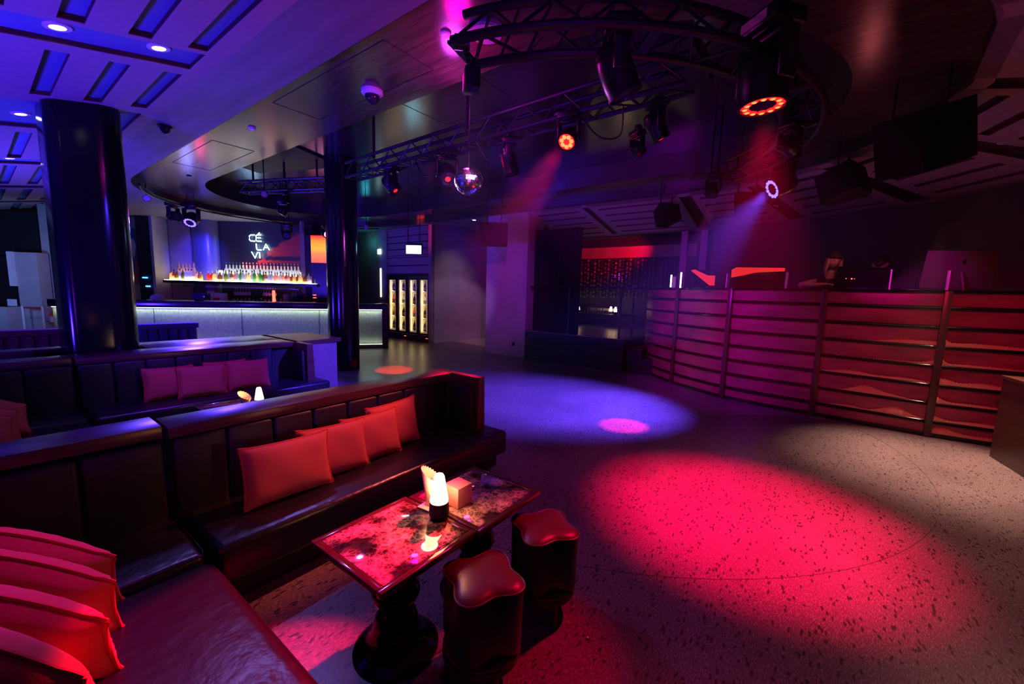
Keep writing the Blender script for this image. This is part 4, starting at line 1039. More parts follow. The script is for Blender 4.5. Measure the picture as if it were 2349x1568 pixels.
mesh('slats', mb, 'plaster_tan', t)
mesh('frame', MB().box((8.36, 10.42, 2.62), (.07, 2.08, .045)).box((8.36, 10.42, 3.46), (.07, 2.08, .05)).box((8.36, 9.4, 2.77), (.07, .05, 1.4)).box((8.36, 10.4, 3.05), (.07, .06, .8)).box((8.36, 11.43, 2.77), (.07, .06, 1.4)), 'plaster_tan', t)
solo('light_strip', MB().box((8.38, 11.82, 1.8), (.02, .06, .95)), 'strip_white', 'thin upright pale glowing strip on the wall left of the coolers', 'light', (8.38, 11.82, 1.8))
# exit signs
c = L(-2.3, 9.5, 2.505)
t = thing('exit_sign', 'hanging lightbox sign glowing cyan-white in front of the slatted panel', 'sign', (c[0], c[1], 2.4))
mesh('housing', Lbox(-2.49, -2.12, 9.5, 9.56, 2.40, 2.66, .004), 'black_satin', t)
mesh('light_panel', Lbox(-2.475, -2.135, 9.485, 9.499, 2.415, 2.60), 'sign_cyan', t)
for s_ in (-2.44, -2.18): mesh('rod', MB().cyl(L(s_, 9.53, 2.66), L(s_, 9.53, 4.0), .008, n=6), 'black_metal', t)
point(L(-2.3, 9.3, 2.5), (.1, .8, 1), 1.5, .1)
solo('exit_sign', MB().box((8.36, 11.86, 2.82), (.03, .16, .16), .004), 'sign_cyan', 'small square wall sign glowing cyan left of the coolers', 'sign', (8.36, 11.86, 2.82))
point((8.1, 12.2, 3.1), (.05, .6, .8), 3, .1)
# pier fittings
t = thing('wall_socket', 'small wall socket low on the violet pier', 'socket', (8.14, 6.05, .32))
mesh('plate', MB().box((8.14, 6.05, .32), (.012, .09, .09), .003), 'black_satin', t)
t = thing('wall_rail', 'short dark rail fixed to the side of the pier', 'rail', (8.5, 5.6, 1.75)); mesh('bar', MB().cyl((8.2, 5.6, 1.74), (8.75, 5.6, 1.74), .02, n=10), 'black_metal', t); mesh('bracket', MB().box((8.5, 5.65, 1.72), (.04, .1, .05)), 'black_metal', t)

# ================================================================== STAGE, CURTAIN, BACK ROOM
mb = MB(); A = []; B = []
for k in range(121):
    v = 4.42 + (5.66 - 4.42) * k / 120; u = 8.42 + .05 * math.sin(k * .9) + .02 * math.sin(k * .37); A.append((u, v, .69)); B.append((u, v, 3.1))
mb.strip(A, B); mb.strip([(x + .03, y, z) for x, y, z in A], [(x + .03, y, z) for x, y, z in B])
solo('curtain', mb, 'curtain', 'heavy black curtain hanging at the left of the stage opening', 'curtain', (8.42, 5.0, .69), ang=80)
t = thing('stage_railing', 'dark pipe railing on the front edge of the stage', 'railing', (8.2, 4, .69))
for v in (4.55, 3.33, 3.06): mesh('post', MB().cyl((8.22, v, .69), (8.22, v, 1.75), .022, n=10), 'black_metal', t)
mesh('handrail', MB().tube([(8.22, 5.45, 1.75), (8.22, 4.55, 1.765), (8.22, 3.33, 1.76), (8.22, 3.06, 1.76), (9.3, 3.06, 1.76)], .02, 8), 'black_metal', t)
mesh('mid_rail', MB().cyl((8.22, 3.33, 1.2), (8.22, 3.06, 1.2), .014, n=8), 'black_metal', t)
# strings of stacked glass
mat('string_glass', (.12, .1, .08), .1, spec=.9)
sp = []
for var in range(3):
    r3 = random.Random(var); mb = MB(); z = 1.52
    while z < 2.68:
        kind = r3.choice('abc'); q = z
        if kind == 'a': mb.lathe([(.02, q), (.05, q + .01), (.05, q + .02), (.022, q + .035), (.022, q + .07), (.045, q + .085), (.045, q + .095), (.01, q + .1)], (12, 5, 0), 10); z += .11
        elif kind == 'b': mb.lathe([(.01, q), (.035, q + .005), (.04, q + .04), (.03, q + .07), (.01, q + .075)], (12, 5, 0), 10); z += .1
        else: mb.lathe([(.01, q), (.045, q + .008), (.045, q + .014), (.01, q + .02)], (12, 5, 0), 10); z += .045
        z += r3.uniform(.01, .05)
    mb.cyl((12, 5, 1.5), (12, 5, 2.72), .004, n=5)
    o = solo('glass_string', mb, 'string_glass', 'hanging string of stacked glass pieces in the screen behind the stage', 'glass string', (12, 5, 1.5), 'glass strings behind the stage'); sp.append(o)
n_ = 0
for k in range(30):
    v = 6.45 - .115 * k
    o = sp[k] if k < 3 else sp[k % 3].copy()
    if k >= 3: C.objects.link(o)
    o.location = (11.95 + (.04 if k % 2 else 0), v, 1.5 - .02 * (k % 2))
area((11.7, 4.8, 1.42), (11.93, 4.8, 2.0), (1, .85, .6), 1.6, 3.4, .05)
C.objects[-1].rotation_euler = (Matrix.Rotation(PI / 2, 4, 'Z') @ Matrix.Rotation(PI, 4, 'X')).to_euler()
t = thing('console_table', 'long dark table with lamps and glasses in the back room', 'table', (11.4, 5.3, .6))
mesh('table_top', MB().box((11.4, 5.3, 1.02), (.5, 2.4, .04)), 'black_satin', t)
for (x, y) in ((11.2, 6.4), (11.6, 6.4), (11.2, 4.2), (11.6, 4.2)): mesh('leg', MB().box((x, y, .8), (.03, .03, .42)), 'steel', t)
for y, x, lb in [(5.95, 11.35, 'small glowing cone lamp at the left end of the back room table'), (4.72, 11.3, 'small glowing cone lamp at the right end of the back room table'), (4.95, 11.5, 'small glowing lamp behind the right-hand one on the back room table')]:
    table_lamp(x, y, 1.04, lb, 1.35)
g2 = solo('stemmed_glass', MB().lathe([(.03, 0), (.004, .006), (.004, .08), (.03, .11), (.028, .17)], (11.3, 5.6, 1.04), 10), 'clear', 'upright glass in the cluster between the lamps on the back room table', 'glass', (11.3, 5.6, 1.04), 'glasses on the back room table')
for k in range(1, 16): dup(g2, (11.3 + .08 * (k % 3), 5.6 - .055 * k, 1.04))
# ================================================================== FAR LEFT
K_ = .76
def F(s0, s1, d0, d1, z0, z1, bev=0): return Lbox(s0 * K_, s1 * K_, d0 * K_, d1 * K_, max(0, 1.6 + (z0 - 1.6) * K_) if z0 > 0 else 0, 1.6 + (z1 - 1.6) * K_, bev)
t = thing('tall_cabinet', 'tall pale cabinet at the left edge with a white upright edge panel', 'cabinet', L(-12.2, 10.5, 0))
mesh('body', F(-16.45, -15.72, 13.6, 13.95, 0, 2.46), 'plaster_grey', t); mesh('edge_panel', F(-16.6, -16.46, 13.5, 13.9, 1.35, 2.47), 'white_metal', t)
solo('low_cabinet', F(-16.7, -16.3, 13.1, 13.5, 0, .68), 'plaster_grey', 'low pale cabinet at the foot of the tall one, left edge', 'cabinet', L(-12.5, 10.1, 0))
t = thing('laptop', 'open laptop on the low cabinet at the left edge', 'laptop', L(-12.5, 10.1, .9)); mesh('lid', F(-16.65, -16.35, 13.42, 13.44, .7, .92), 'white_metal', t); mesh('keyboard', F(-16.65, -16.35, 13.2, 13.42, .685, .7), 'black_satin', t)
t = thing('belt_barrier', 'two pale barrier posts joined by a red belt, in front of the tall cabinet', 'barrier', L(-11.8, 10.0, 0))
for s_ in (-15.9, -15.25): mesh('post', MB().cyl(L(s_ * K_, 10.03, 0), L(s_ * K_, 10.03, .93), .025, n=12), 'white_metal', t)
mesh('belt', F(-15.9, -15.25, 13.19, 13.21, .64, .7), 'red_belt', t)
c = L(-11.78, 10.45)
t = thing('fire_extinguisher', 'red fire extinguisher hung on the wall beside the big black column', 'fire extinguisher', (c[0], c[1], .45))
mesh('cylinder', MB().lathe([(.0001, .45), (.085, .45), (.09, .47), (.09, .72), (.06, .78), (.025, .8), (.0001, .8)], (c[0], c[1], 0), 20), 'extinguisher', t); mesh('label_band', MB().lathe([(.092, .52), (.092, .66)], (c[0], c[1], 0), 20, cap=False), 'label_tag', t); mesh('valve', MB().cyl((c[0], c[1], .8), (c[0], c[1], .86), .02, n=10), 'black_satin', t)
mesh('wall_bracket', MB().bar((c[0], c[1], .6), L(-11.9, 10.66, .6), .05, .03), 'black_satin', t)
spot((0.2, 12.5, 3.1), L(-12.1, 10.5, 1.2), (.7, .45, 1), 60, 60, .9)

# ================================================================== RIG: TRUSSES, MOVING HEADS, SPEAKERS
def truss(a, b, label, w_=.2, h_=.2, n=14, up0=None):
    a = Vector(a); b = Vector(b); d = (b - a); lat = d.cross(Vector((0, 0, 1))).normalized() * w_ / 2
    t = thing('lighting_truss', label, 'truss', tuple((a + b) / 2))
    for s_, z in ((-1, 0), (1, 0), (-1, h_), (1, h_)):
        mesh('chord', MB().cyl(a + lat * s_ + Vector((0, 0, z)), b + lat * s_ + Vector((0, 0, z)), .022, n=8), 'truss_metal', t)
    mb = MB()
    for k in range(n):
        p = a + d * k / n; q = a + d * (k + 1) / n; f = 1 if k % 2 else -1
        mb.cyl(p + lat * f, q - lat * f, .009, n=6); mb.cyl(p + lat + Vector((0, 0, h_ * (k % 2))), q + lat + Vector((0, 0, h_ * (1 - k % 2))), .009, n=6)
        mb.cyl(p - lat + Vector((0, 0, h_ * (k % 2))), q - lat + Vector((0, 0, h_ * (1 - k % 2))), .009, n=6)
        mb.cyl(p - lat, p + lat, .009, n=6)
    mesh('bracing', mb, 'truss_metal', t)
    for k in (.12, .5, .88):
        p = a + d * k + Vector((0, 0, h_)); mesh('hanger', MB().cyl(p, (p.x, p.y, 3.99), .02, n=8), 'black_metal', t)
    return t
truss((3.56, 5.7, 3.2), (3.46, .95, 3.2), 'long straight black lighting truss running over the dance floor', n=22)
c0 = L(-6.7, 8.0, 3.5); c1 = L(-4.9, 8.0, 3.5)
truss((3.5, 9.4, 3.42), (4.25, 7.6, 3.42), 'short black truss below the ceiling between the bar and the slim column', n=8)
solo('ceiling_plate', MB().box((3.75, 8.6, 3.98), (1.2, 2.1, .03), rz=.35), 'black_matt', 'black rectangular plate on the ceiling above the short truss', 'plate', (3.75, 8.6, 3.98))
solo('ceiling_plate', MB().box((4.55, 1.45, 3.95), (1.0, .6, .08), rz=0), 'black_matt', 'black rectangular plate on the ceiling at the far end of the long truss', 'plate', (4.55, 1.45, 3.95))
# curved ladder truss
t = thing('curved_truss', 'curved black ladder truss sweeping over the dance floor at the top of the room', 'truss', (4.45, 2.62, 3.3))
CC = (4.45, 2.62)
def arc(r, z, a0=193, a1=322, n=60): return [(CC[0] + r * math.cos(R(a0 + (a1 - a0) * k / n)), CC[1] + r * math.sin(R(a0 + (a1 - a0) * k / n)), z) for k in range(n + 1)]
for r_, z_ in ((2.5, 3.2), (2.2, 3.2), (2.35, 3.44)): mesh('chord', MB().tube(arc(r_, z_), .03, 10), 'truss_metal', t)
mb = MB(); o_, i_, u_ = arc(2.5, 3.2, n=26), arc(2.2, 3.2, n=26), arc(2.35, 3.44, n=26)
for k in range(26):
    if k % 2: mb.cyl(o_[k], i_[k + 1], .011, n=6); mb.cyl(u_[k], o_[k + 1], .011, n=6)
    else: mb.cyl(i_[k], o_[k + 1], .011, n=6); mb.cyl(o_[k], u_[k + 1], .011, n=6)
    mb.cyl(i_[k], u_[k + 1], .011, n=6)
mesh('bracing', mb, 'truss_metal', t)
for k in (0, 6, 13, 20, 26): mesh('cross_plate', MB().bar(o_[k], i_[k], .07, .02), 'truss_metal', t)
for k in (6, 20): mesh('hanger', MB().cyl(u_[k], (u_[k][0], u_[k][1], 3.99 if k > 6 else 3.65), .045, n=10), 'black_metal', t)
# fluorescent-coloured edge tape? none in the photo; cable runs
def cable(pts, label, r_=.008, name='cable'):
    P_ = [Vector(p) for p in pts]; out = []
    for i in range(len(P_) - 1):
        p0 = P_[max(i - 1, 0)]; p1 = P_[i]; p2 = P_[i + 1]; p3 = P_[min(i + 2, len(P_) - 1)]
        for k in range(6):
            s_ = k / 6; out.append(.5 * ((2 * p1) + (p2 - p0) * s_ + (2 * p0 - 5 * p1 + 4 * p2 - p3) * s_ ** 2 + (3 * p1 - p0 - 3 * p2 + p3) * s_ ** 3))
    out.append(P_[-1])
    return solo(name, MB().tube(out, r_, 6), 'black_satin', label, 'cable', tuple(P_[0]))
cable([(3.5, 4.2, 3.2), (3.5, 4.05, 3.0), (3.55, 3.85, 3.02), (3.5, 3.75, 3.2)], 'looped black cable hanging from the long truss left of the disco ball')
cable([(3.4, 3.1, 3.2), (3.42, 2.95, 2.98), (3.45, 2.8, 3.0), (3.4, 2.7, 3.15)], 'looped black cable hanging from the long truss above the disco ball')
cable([(3.5, 1.9, 3.2), (3.6, 1.75, 3.03), (3.7, 1.6, 3.05), (3.5, 1.5, 3.2)], 'looped black cable hanging from the long truss right of the red flower lamp')

def lens_parts(t, c, q, r_, kind):
    T = Matrix.Translation(c) @ q.to_matrix().to_4x4()
    if kind in ('ring_red', 'ring_blue'):
        mb = MB()
        for k in range(12):
            a = 2 * PI * k / 12; mb.sphere((r_ * .78 * math.cos(a), r_ * .78 * math.sin(a), 0.002), r_ * .2, 12, 6, (1, 1, .35))
        mesh('led_ring', mb.xf(T), 'led_red' if kind == 'ring_red' else 'led_blue', t)
        mb2 = MB()
        if kind == 'ring_red':
            for k in range(12):
                a = 2 * PI * k / 12; mb2.sphere((r_ * .78 * math.cos(a), r_ * .78 * math.sin(a), .03 * r_ + .005), r_ * .12, 10, 6, (1, 1, .35))
            mesh('led_cores', mb2.xf(T), 'led_red_core', t)
        mesh('lens', MB().lathe([(.0001, .001), (r_ * .6, .001)], n=24).xf(T), 'lens_dark', t)
    elif kind == 'flower':
        mb = MB()
        for k in range(7):
            a = 2 * PI * k / 7; mb.sphere((r_ * .62 * math.cos(a), r_ * .62 * math.sin(a), .003), r_ * .27, 12, 6, (1, 1, .4))
        mesh('led_ring', mb.xf(T), 'led_red_core', t); mesh('lens', MB().lathe([(.0001, .001), (r_, .001)], n=24).xf(T), 'led_red', t)
    else:
        m_ = {'pink': 'led_pink', 'small_red': 'led_red', 'dark': 'lens_dark', 'grey': 'lens_grey', 'mesh': 'lens_dark'}[kind]
        f = .35 if kind == 'small_red' else .86
        mesh('lens', MB().lathe([(.0001, .006), (r_ * f, .002)], n=24).xf(T), m_, t)
        if kind == 'mesh':
            mb = MB()
            for i in range(-3, 4):
                for j in range(-3, 4):
                    if i * i + j * j < 11: mb.sphere((i * r_ * .24, j * r_ * .24, .006), r_ * .07, 6, 4)
            mesh('led_dots', mb.xf(T), 'lens_grey', t)
def moving_head(c, aim, s, kind, label, ztop=3.2, yaw=None, long=1.0, bodym='black_satin', stick=False):
    """c: middle of the head; aim: where its beam points"""
    c = Vector(c); d = (Vector(aim) - c).normalized()
    lat = d.cross(Vector((0, 0, 1)))
    lat = Vector((math.cos(yaw), math.sin(yaw), 0)) if yaw is not None else lat.normalized()
    ang_ = math.atan2(lat.y, lat.x)
    t = thing('moving_head_lamp', label, 'stage light', (c.x, c.y, c.z), 0, 'moving head lamps')
    zb = c.z + .25 * s
    mesh('base', MB().box((c.x, c.y, zb + .045 * s), (.30 * s, .22 * s, .09 * s), .015 * s, ang_).box((c.x, c.y, zb - .01 * s), (.16 * s, .16 * s, .03 * s), .01 * s, ang_), bodym, t)
    mb = MB().box((c.x, c.y, zb - .035 * s), (.30 * s, .09 * s, .035 * s), .012 * s, ang_)
    for f in (-1, 1):
        p = c + lat * .15 * s * f; mb.box((p.x, p.y, c.z + .09 * s), (.035 * s, .11 * s, .28 * s), .014 * s, ang_)
    mesh('yoke', mb, bodym, t)
    q = d.to_track_quat('Z', 'Y'); T = Matrix.Translation(c) @ q.to_matrix().to_4x4()
    rr = .13 * s; Lf, Lb = .13 * s * long, .14 * s * long
    mesh('head', MB().lathe([(.0001, -Lb), (rr * .55, -Lb), (rr * .85, -Lb * .75), (rr, -Lb * .2), (rr, Lf * .5), (rr * .96, Lf * .85), (rr * 1.02, Lf), (rr * .9, Lf), (rr * .88, Lf * .9), (.0001, Lf * .9)], n=32).xf(T), bodym, t)
    mb = MB()
    for k in range(5): mb.lathe([(rr * (.9 - .05 * k), -Lb * (.55 + .08 * k)), (rr * (.97 - .05 * k), -Lb * (.57 + .08 * k)), (rr * (.9 - .05 * k), -Lb * (.59 + .08 * k))], n=24)
    mesh('cooling_fins', mb.xf(T), 'black_metal', t)
    lens_parts(t, c + d * (Lf * .93), q, rr * .9, kind)
    if ztop > zb + .09 * s:
        mb = MB()
        for f in (-.08, .08):
            p = c + lat * f * s; mb.cyl((p.x, p.y, zb + .08 * s), (p.x, p.y, ztop), .012, n=8)
        mb.lathe([(.03, -.02), (.035, 0), (.03, .02)], (c.x, c.y, ztop), 12)
        mesh('clamp', mb, 'black_metal', t)
    if stick: mesh('serial_sticker', MB().box((c.x, c.y, zb + .045 * s), (.18 * s, .225 * s, .05 * s), 0, ang_), 'label_tag', t)
    return t
moving_head((3.25, .43, 3.02), (3.2, .30, 0), 1.12, 'ring_red', 'large moving head pointing down with a ring of glowing red LEDs', 3.2, yaw=.9, long=1.15, stick=True)
moving_head((2.62, 1.18, 3.02), (2.9, .9, 2.2), .85, 'dark', 'large dark moving head hanging from the curved truss, unlit and pointing down', 3.25, yaw=.6, long=1.4)
moving_head((3.38, 1.95, 3.0), (.9, 1.55, .4), .62, 'flower', 'moving head with a flower of seven red LEDs, left of the pale ceiling speaker', 3.2)
moving_head((3.62, 1.25, 3.02), (3.95, .9, 2.2), .62, 'small_red', 'dark moving head with a small red glow, right of the pale ceiling speaker', 3.2, long=1.4)
moving_head((3.52, 4.72, 2.98), (3.75, 4.2, 2.3), .72, 'small_red', 'moving head at the left end of the long truss, small red glow in its lens', 3.2, long=1.2)
moving_head((3.56, 3.7, 2.98), (3.3, 3.3, 2.4), .8, 'small_red', 'moving head partly behind the disco ball with violet edges', 3.2)
moving_head((3.5, 2.72, 2.95), (3.62, 2.55, 2.2), .62, 'dark', 'slim moving head hanging right of the disco ball with a violet highlight', 3.2, long=1.7)
moving_head((4.62, .36, 3.0), (8.2, -1.2, 1.9), .58, 'pink', 'moving head with a bright pink round lens below the large red one', 3.2)
moving_head((6.02, .5, 2.98), (5.45, 1.35, 2.45), 1.0, 'ring_blue', 'moving head with a tilted ring of blue-white LEDs on the right', 4.0)
moving_head((5.95, 1.25, 3.0), (4.78, 1.8, 0), .62, 'dark', 'dark moving head in front of the far slatted ceiling, left of the blue ring lamp', 4.0)
moving_head((4.0, 1.55, 3.0), (4.6, 1.2, 2.6), .5, 'dark', 'dark unlit moving head just right of the pale ceiling speaker', 3.2)
# bar rig
moving_head(L(-7.74, 10.0, 3.12), L(-7.5, 9.0, 2.0), 1.1, 'ring_blue', 'moving head with a glowing blue-white LED ring above the bar', 3.65, yaw=BRZ)
moving_head(L(-8.25, 10.1, 3.2), L(-7.2, 9.9, 3.15), .9, 'dark', 'dark moving head left of the blue ring lamp above the bar', 3.65, yaw=BRZ + PI / 2)
moving_head((3.86, 8.55, 3.05), L(-5.05, 8.0, 2.0), .62, 'dark', 'dark moving head with bright hexagonal rim hanging from the short truss', 3.62, yaw=BRZ)
moving_head(L(-6.35, 11.6, 3.02), L(-5.9, 10.6, 2.5), .85, 'mesh', 'dark multi-dot LED moving head in front of the bar wall right of the neon sign', 4.0, yaw=BRZ)
moving_head(L(-5.25, 11.6, 3.05), L(-3.6, 9.6, 2.75), .8, 'pink', 'moving head with a glowing pink lens beside the slim black column', 4.0)
moving_head(L(-4.55, 8.3, 3.28), L(-4.3, 8.0, 2.4), .5, 'dark', 'small dark fixture at the right end of the short truss', 3.62, yaw=BRZ)
spot(L(-7.74, 9.85, 2.95), L(-6.6, 7.4, .9), (.08, .03, 1), 1400, 80, .9)
spot(L(-7.9, 10.4, 2.9), L(-9.35, 12.4, 2.4), (.03, .02, 1), 1500, 36, .9)
spot(L(-5.3, 11.2, 2.9), L(-3.2, 9.8, 0), PINK, 90, 30, .6)
point(L(-6.4, 8.6, 2.9), (1, .02, .2), 3.5, .06); point(L(-7.6, 9.8, 2.75), (.2, .2, 1), 8, .08)
# curved lighting pipe along the far end of the recess
P_ = [(5.06 + 2.95 * math.cos(R(a)), 10.1 + 2.95 * math.sin(R(a)), 3.44) for a in range(20, 171, 5)]
t = thing('lighting_pipe', 'thin curved pipe with cables following the recess edge above the bar', 'pipe', (5.06, 13.0, 3.44)); mesh('pipe', MB().tube(P_, .02, 8), 'black_metal', t)
mesh('cables', MB().tube([(x, y, z + .05 + .03 * math.sin(k)) for k, (x, y, z) in enumerate(P_)], .012, 6), 'black_satin', t)
def par(c, aim, r_, lens, label, zt):
    c = Vector(c); d = (Vector(aim) - c).normalized(); q = d.to_track_quat('Z', 'Y'); T = Matrix.Translation(c) @ q.to_matrix().to_4x4()
    t = thing('spot_lamp', label, 'spot lamp', tuple(c))
    mesh('housing', MB().lathe([(.0001, -r_ * 1.8), (r_ * .6, -r_ * 1.8), (r_, -r_ * .4), (r_, 0), (r_ * .92, 0), (.0001, -.003)], n=24).xf(T), 'black_satin', t)
    mesh('lens', MB().lathe([(.0001, .001), (r_ * .9, .001)], n=24).xf(T), lens, t)
    mesh('bracket', MB().cyl(c - d * r_, (c.x - d.x * r_, c.y - d.y * r_, zt), .01, n=6), 'black_metal', t)
par(L(-7.9, 9.0, 3.38), (0, 0, 1.8), .065, 'acrylic_edge', 'pale round lamp face at the left end of the bar ceiling rig', 3.65)
par(L(-4.6, 7.7, 3.25), (0, 2, 2.6), .055, 'acrylic_edge', 'pale lamp face at the left end of the short truss', 4.0)
par(L(-3.75, 10.5, 3.12), (0, 0, 1.8), .06, 'lens_grey', 'grey round lamp face just right of the slim black column', 4.0)
# square flood lamp on the end of the curved truss
t = thing('flood_lamp', 'small square black flood lamp clamped to the left end of the curved truss', 'stage light', (2.12, 1.98, 2.98))
mesh('housing', MB().box((2.12, 1.98, 2.98), (.14, .1, .13), .01, .9), 'black_satin', t)
mesh('yoke', MB().box((2.12, 1.98, 3.07), (.17, .03, .012), .003, .9), 'black_metal', t); mesh('clamp', MB().cyl((2.12, 1.98, 3.05), (2.06, 2.02, 3.22), .015, n=8).cyl((2.03, 2.05, 3.2), (2.1, 1.98, 3.2), .045, n=12), 'black_metal', t)
# disco ball
t = thing('disco_ball', 'mirrored disco ball with violet glints hanging below the long truss', 'disco ball', (3.12, 2.93, 2.7))
mb = MB(); n1, n2 = 30, 18; rb = .142
for j in range(n2):
    t0 = PI * j / n2; t1 = PI * (j + 1) / n2; nn = max(4, int(n1 * math.sin((t0 + t1) / 2)))
    for i in range(nn):
        a0 = 2 * PI * (i + .04) / nn; a1 = 2 * PI * (i + .96) / nn
        e0, e1 = t0 + .01, t1 - .01
        p = [(rb * math.sin(tt) * math.cos(aa), rb * math.sin(tt) * math.sin(aa), rb * math.cos(tt)) for tt, aa in ((e0, a0), (e1, a0), (e1, a1), (e0, a1))]
        mb.add([(3.12 + x, 2.93 + y, 2.7 + z) for x, y, z in p], [(0, 1, 2, 3)])
mesh('mirror_tiles', mb, 'chrome', t, ang=1)
mesh('core', MB().sphere((3.12, 2.93, 2.7), .139, 30, 18), 'black_metal', t); mesh('wire', MB().cyl((3.12, 2.93, 2.84), (3.12, 2.93, 3.62), .004, n=6), 'black_metal', t); mesh('motor', MB().cyl((3.12, 2.93, 3.62), (3.12, 2.93, 3.66), .05, n=16), 'black_satin', t)
spot((2.2, 2.0, 3.0), (3.12, 2.93, 2.72), (.95, .5, 1), 900, 14, .3, .15)  # added spots aimed at the ball to make its tiles glint
spot((3.5, 3.7, 2.8), (3.12, 2.93, 2.7), (.8, .15, 1), 500, 22, .3, .15); spot((2.9, 1.6, 3.0), (3.12, 2.93, 2.7), (.9, .1, 1), 300, 22, .3, .12)
# speakers
t = thing('hanging_speaker', 'square black speaker hanging in front of the violet pier', 'speaker', L(-.44, 9.0, 2.8))
mesh('cabinet', Lbox(-.76, -.16, 8.8, 9.1, 2.58, 3.05, .01), 'speaker_black', t); mesh('grille', Lbox(-.74, -.18, 8.79, 8.8, 2.6, 3.03), 'speaker_black', t)
for s_ in (-.6, -.3): mesh('chain', MB().cyl(L(s_, 9.0, 3.05), L(s_, 9.0, 4.0), .01, n=6), 'black_metal', t)
def wedge(c, yaw, pitch, w_, h_, d_, label, zt=3.65):
    t = thing('wedge_speaker', label, 'speaker', c)
    T = Matrix.Translation(c) @ Matrix.Rotation(yaw, 4, 'Z') @ Matrix.Rotation(pitch, 4, 'X')
    b = [(-w_ / 2, -d_ / 2), (w_ / 2, -d_ / 2), (w_ * .28, d_ / 2), (-w_ * .28, d_ / 2)]
    mesh('cabinet', MB().prism(b, -h_ / 2, h_ / 2).xf(T), 'speaker_black', t)
    mesh('grille', MB().box((0, -d_ / 2 - .006, 0), (w_ * .94, .012, h_ * .95)).xf(T), 'speaker_black', t)
    mb = MB()
    for x in (-w_ * .3, w_ * .3): mb.cyl((c[0] + x * math.cos(yaw), c[1] + x * math.sin(yaw), c[2] + h_ * .4), (c[0] + x * math.cos(yaw), c[1] + x * math.sin(yaw), zt), .012, n=6)
    mb.bar((c[0] - w_ * .3 * math.cos(yaw), c[1] - w_ * .3 * math.sin(yaw), c[2] + h_ * .52), (c[0] + w_ * .3 * math.cos(yaw), c[1] + w_ * .3 * math.sin(yaw), c[2] + h_ * .52), .03, .02)
    mesh('hanging_bracket', mb, 'black_metal', t)
wedge((5.32, -.55, 3.06), 1.05, -.35, .62, .5, .55, 'very large dark speaker hanging at the upper right, in front of the slatted ceiling')
wedge(L(2.85, 8.0, 3.13), BRZ + .3, -.35, .42, .32, .34, 'dark speaker hanging in front of the far slatted ceiling above the stage')
wedge(L(4.2, 5.5, 3.1), BRZ + .6, -.3, .55, .36, .42, 'dark speaker hanging right of the blue ring lamp')
wedge(L(3.38, 6.2, 2.98), BRZ - .2, -.3, .4, .22, .3, 'low dark speaker hanging left of the blue ring lamp', 4.0)

# ================================================================== DJ BOOTH
BP = [(8.75, 2.95), (8.35, 2.68), (8.03, 2.36), (7.75, 2.02), (7.45, 1.58), (7.215, 1.12), (7.08, .55), (7.01, -.05), (6.94, -.62), (6.9, -1.19), (6.93, -1.75), (7.03, -2.35), (7.25, -3.0)]
def cat(P_, n=10):
    out = []
    for i in range(len(P_) - 1):
        p0, p1, p2, p3 = (Vector((*P_[max(0, min(len(P_) - 1, j))], 0)) for j in (i - 1, i, i + 1, i + 2))
        for k in range(n):
            s_ = k / n; out.append(.5 * ((2 * p1) + (p2 - p0) * s_ + (2 * p0 - 5 * p1 + 4 * p2 - p3) * s_ ** 2 + (3 * p1 - p0 - 3 * p2 + p3) * s_ ** 3))
    out.append(Vector((*P_[-1], 0))); return out
BC = cat(BP); NB = len(BC)
def nrm(i):
    d = (BC[min(i + 1, NB - 1)] - BC[max(i - 1, 0)]).normalized(); return Vector((d.y, -d.x, 0))   # towards the dance floor
if nrm(70).x > 0:
    _n = nrm
    def nrm(i): return -_n(i)
def off(i, o, z): p = BC[i] + nrm(i) * o; return (p.x, p.y, z)
def sweep(i0, i1, o0, o1, z0, z1):
    mb = MB(); vs = []; fs = []
    for i in range(i0, i1 + 1): vs += [off(i, o0, z0), off(i, o1, z0), off(i, o1, z1), off(i, o0, z1)]
    for k in range(i1 - i0):
        a = 4 * k
        for q in range(4): fs.append((a + q, a + (q + 1) % 4, a + 4 + (q + 1) % 4, a + 4 + q))
    fs += [(0, 3, 2, 1), tuple(4 * (i1 - i0) + q for q in range(4))]
    return mb.add(vs, fs)
t = thing('dj_booth', 'tall curved booth of glowing pink bands with black ribs and sand layers, on the right', 'booth', (7.4, 0, 0))
mesh('front_panel', sweep(0, NB - 1, -.06, 0, .05, 1.74), 'booth_panel', t)
mesh('top_board', sweep(0, NB - 1, -.5, .035, 1.735, 1.765), 'black_gloss', t)
mesh('kick_board', sweep(0, NB - 1, -.02, .012, 0, .055), 'booth_rib', t)
RZ = [1.555, 1.325, 1.095, .865, .635, .41, .19]
for z in RZ:
    mb = MB(); vs = []; fs = []; sec = [(0, -.024), (.018, -.024), (.03, -.012), (.022, 0), (.03, .012), (.018, .024), (0, .024)]
    for i in range(NB): vs += [off(i, o, z + dz) for o, dz in sec]
    m_ = len(sec)
    for i in range(NB - 1):
        for q in range(m_ - 1): fs.append((i * m_ + q, i * m_ + q + 1, (i + 1) * m_ + q + 1, (i + 1) * m_ + q))
    mb.add(vs, fs); mesh('rib', mb, 'booth_rib', t, ang=50)
def post(i, w_=.07):
    n = nrm(i); p = BC[i] + n * .01; a = math.atan2(n.y, n.x)
    mesh('post', MB().box((p.x, p.y, .88), (.07, w_, 1.75), .006, a), 'booth_post', t)
def idx_of(x, y): return min(range(NB), key=lambda i: (BC[i].x - x) ** 2 + (BC[i].y - y) ** 2)
for x, y in ((7.77, 2.05), (7.215, 1.12), (7.01, -.05), (6.9, -1.19), (7.03, -2.35)): post(idx_of(x, y))
i0 = idx_of(7.01, -.05) + 1; i1 = idx_of(6.9, -1.19); i2 = idx_of(7.03, -2.35)
r4 = random.Random(11)
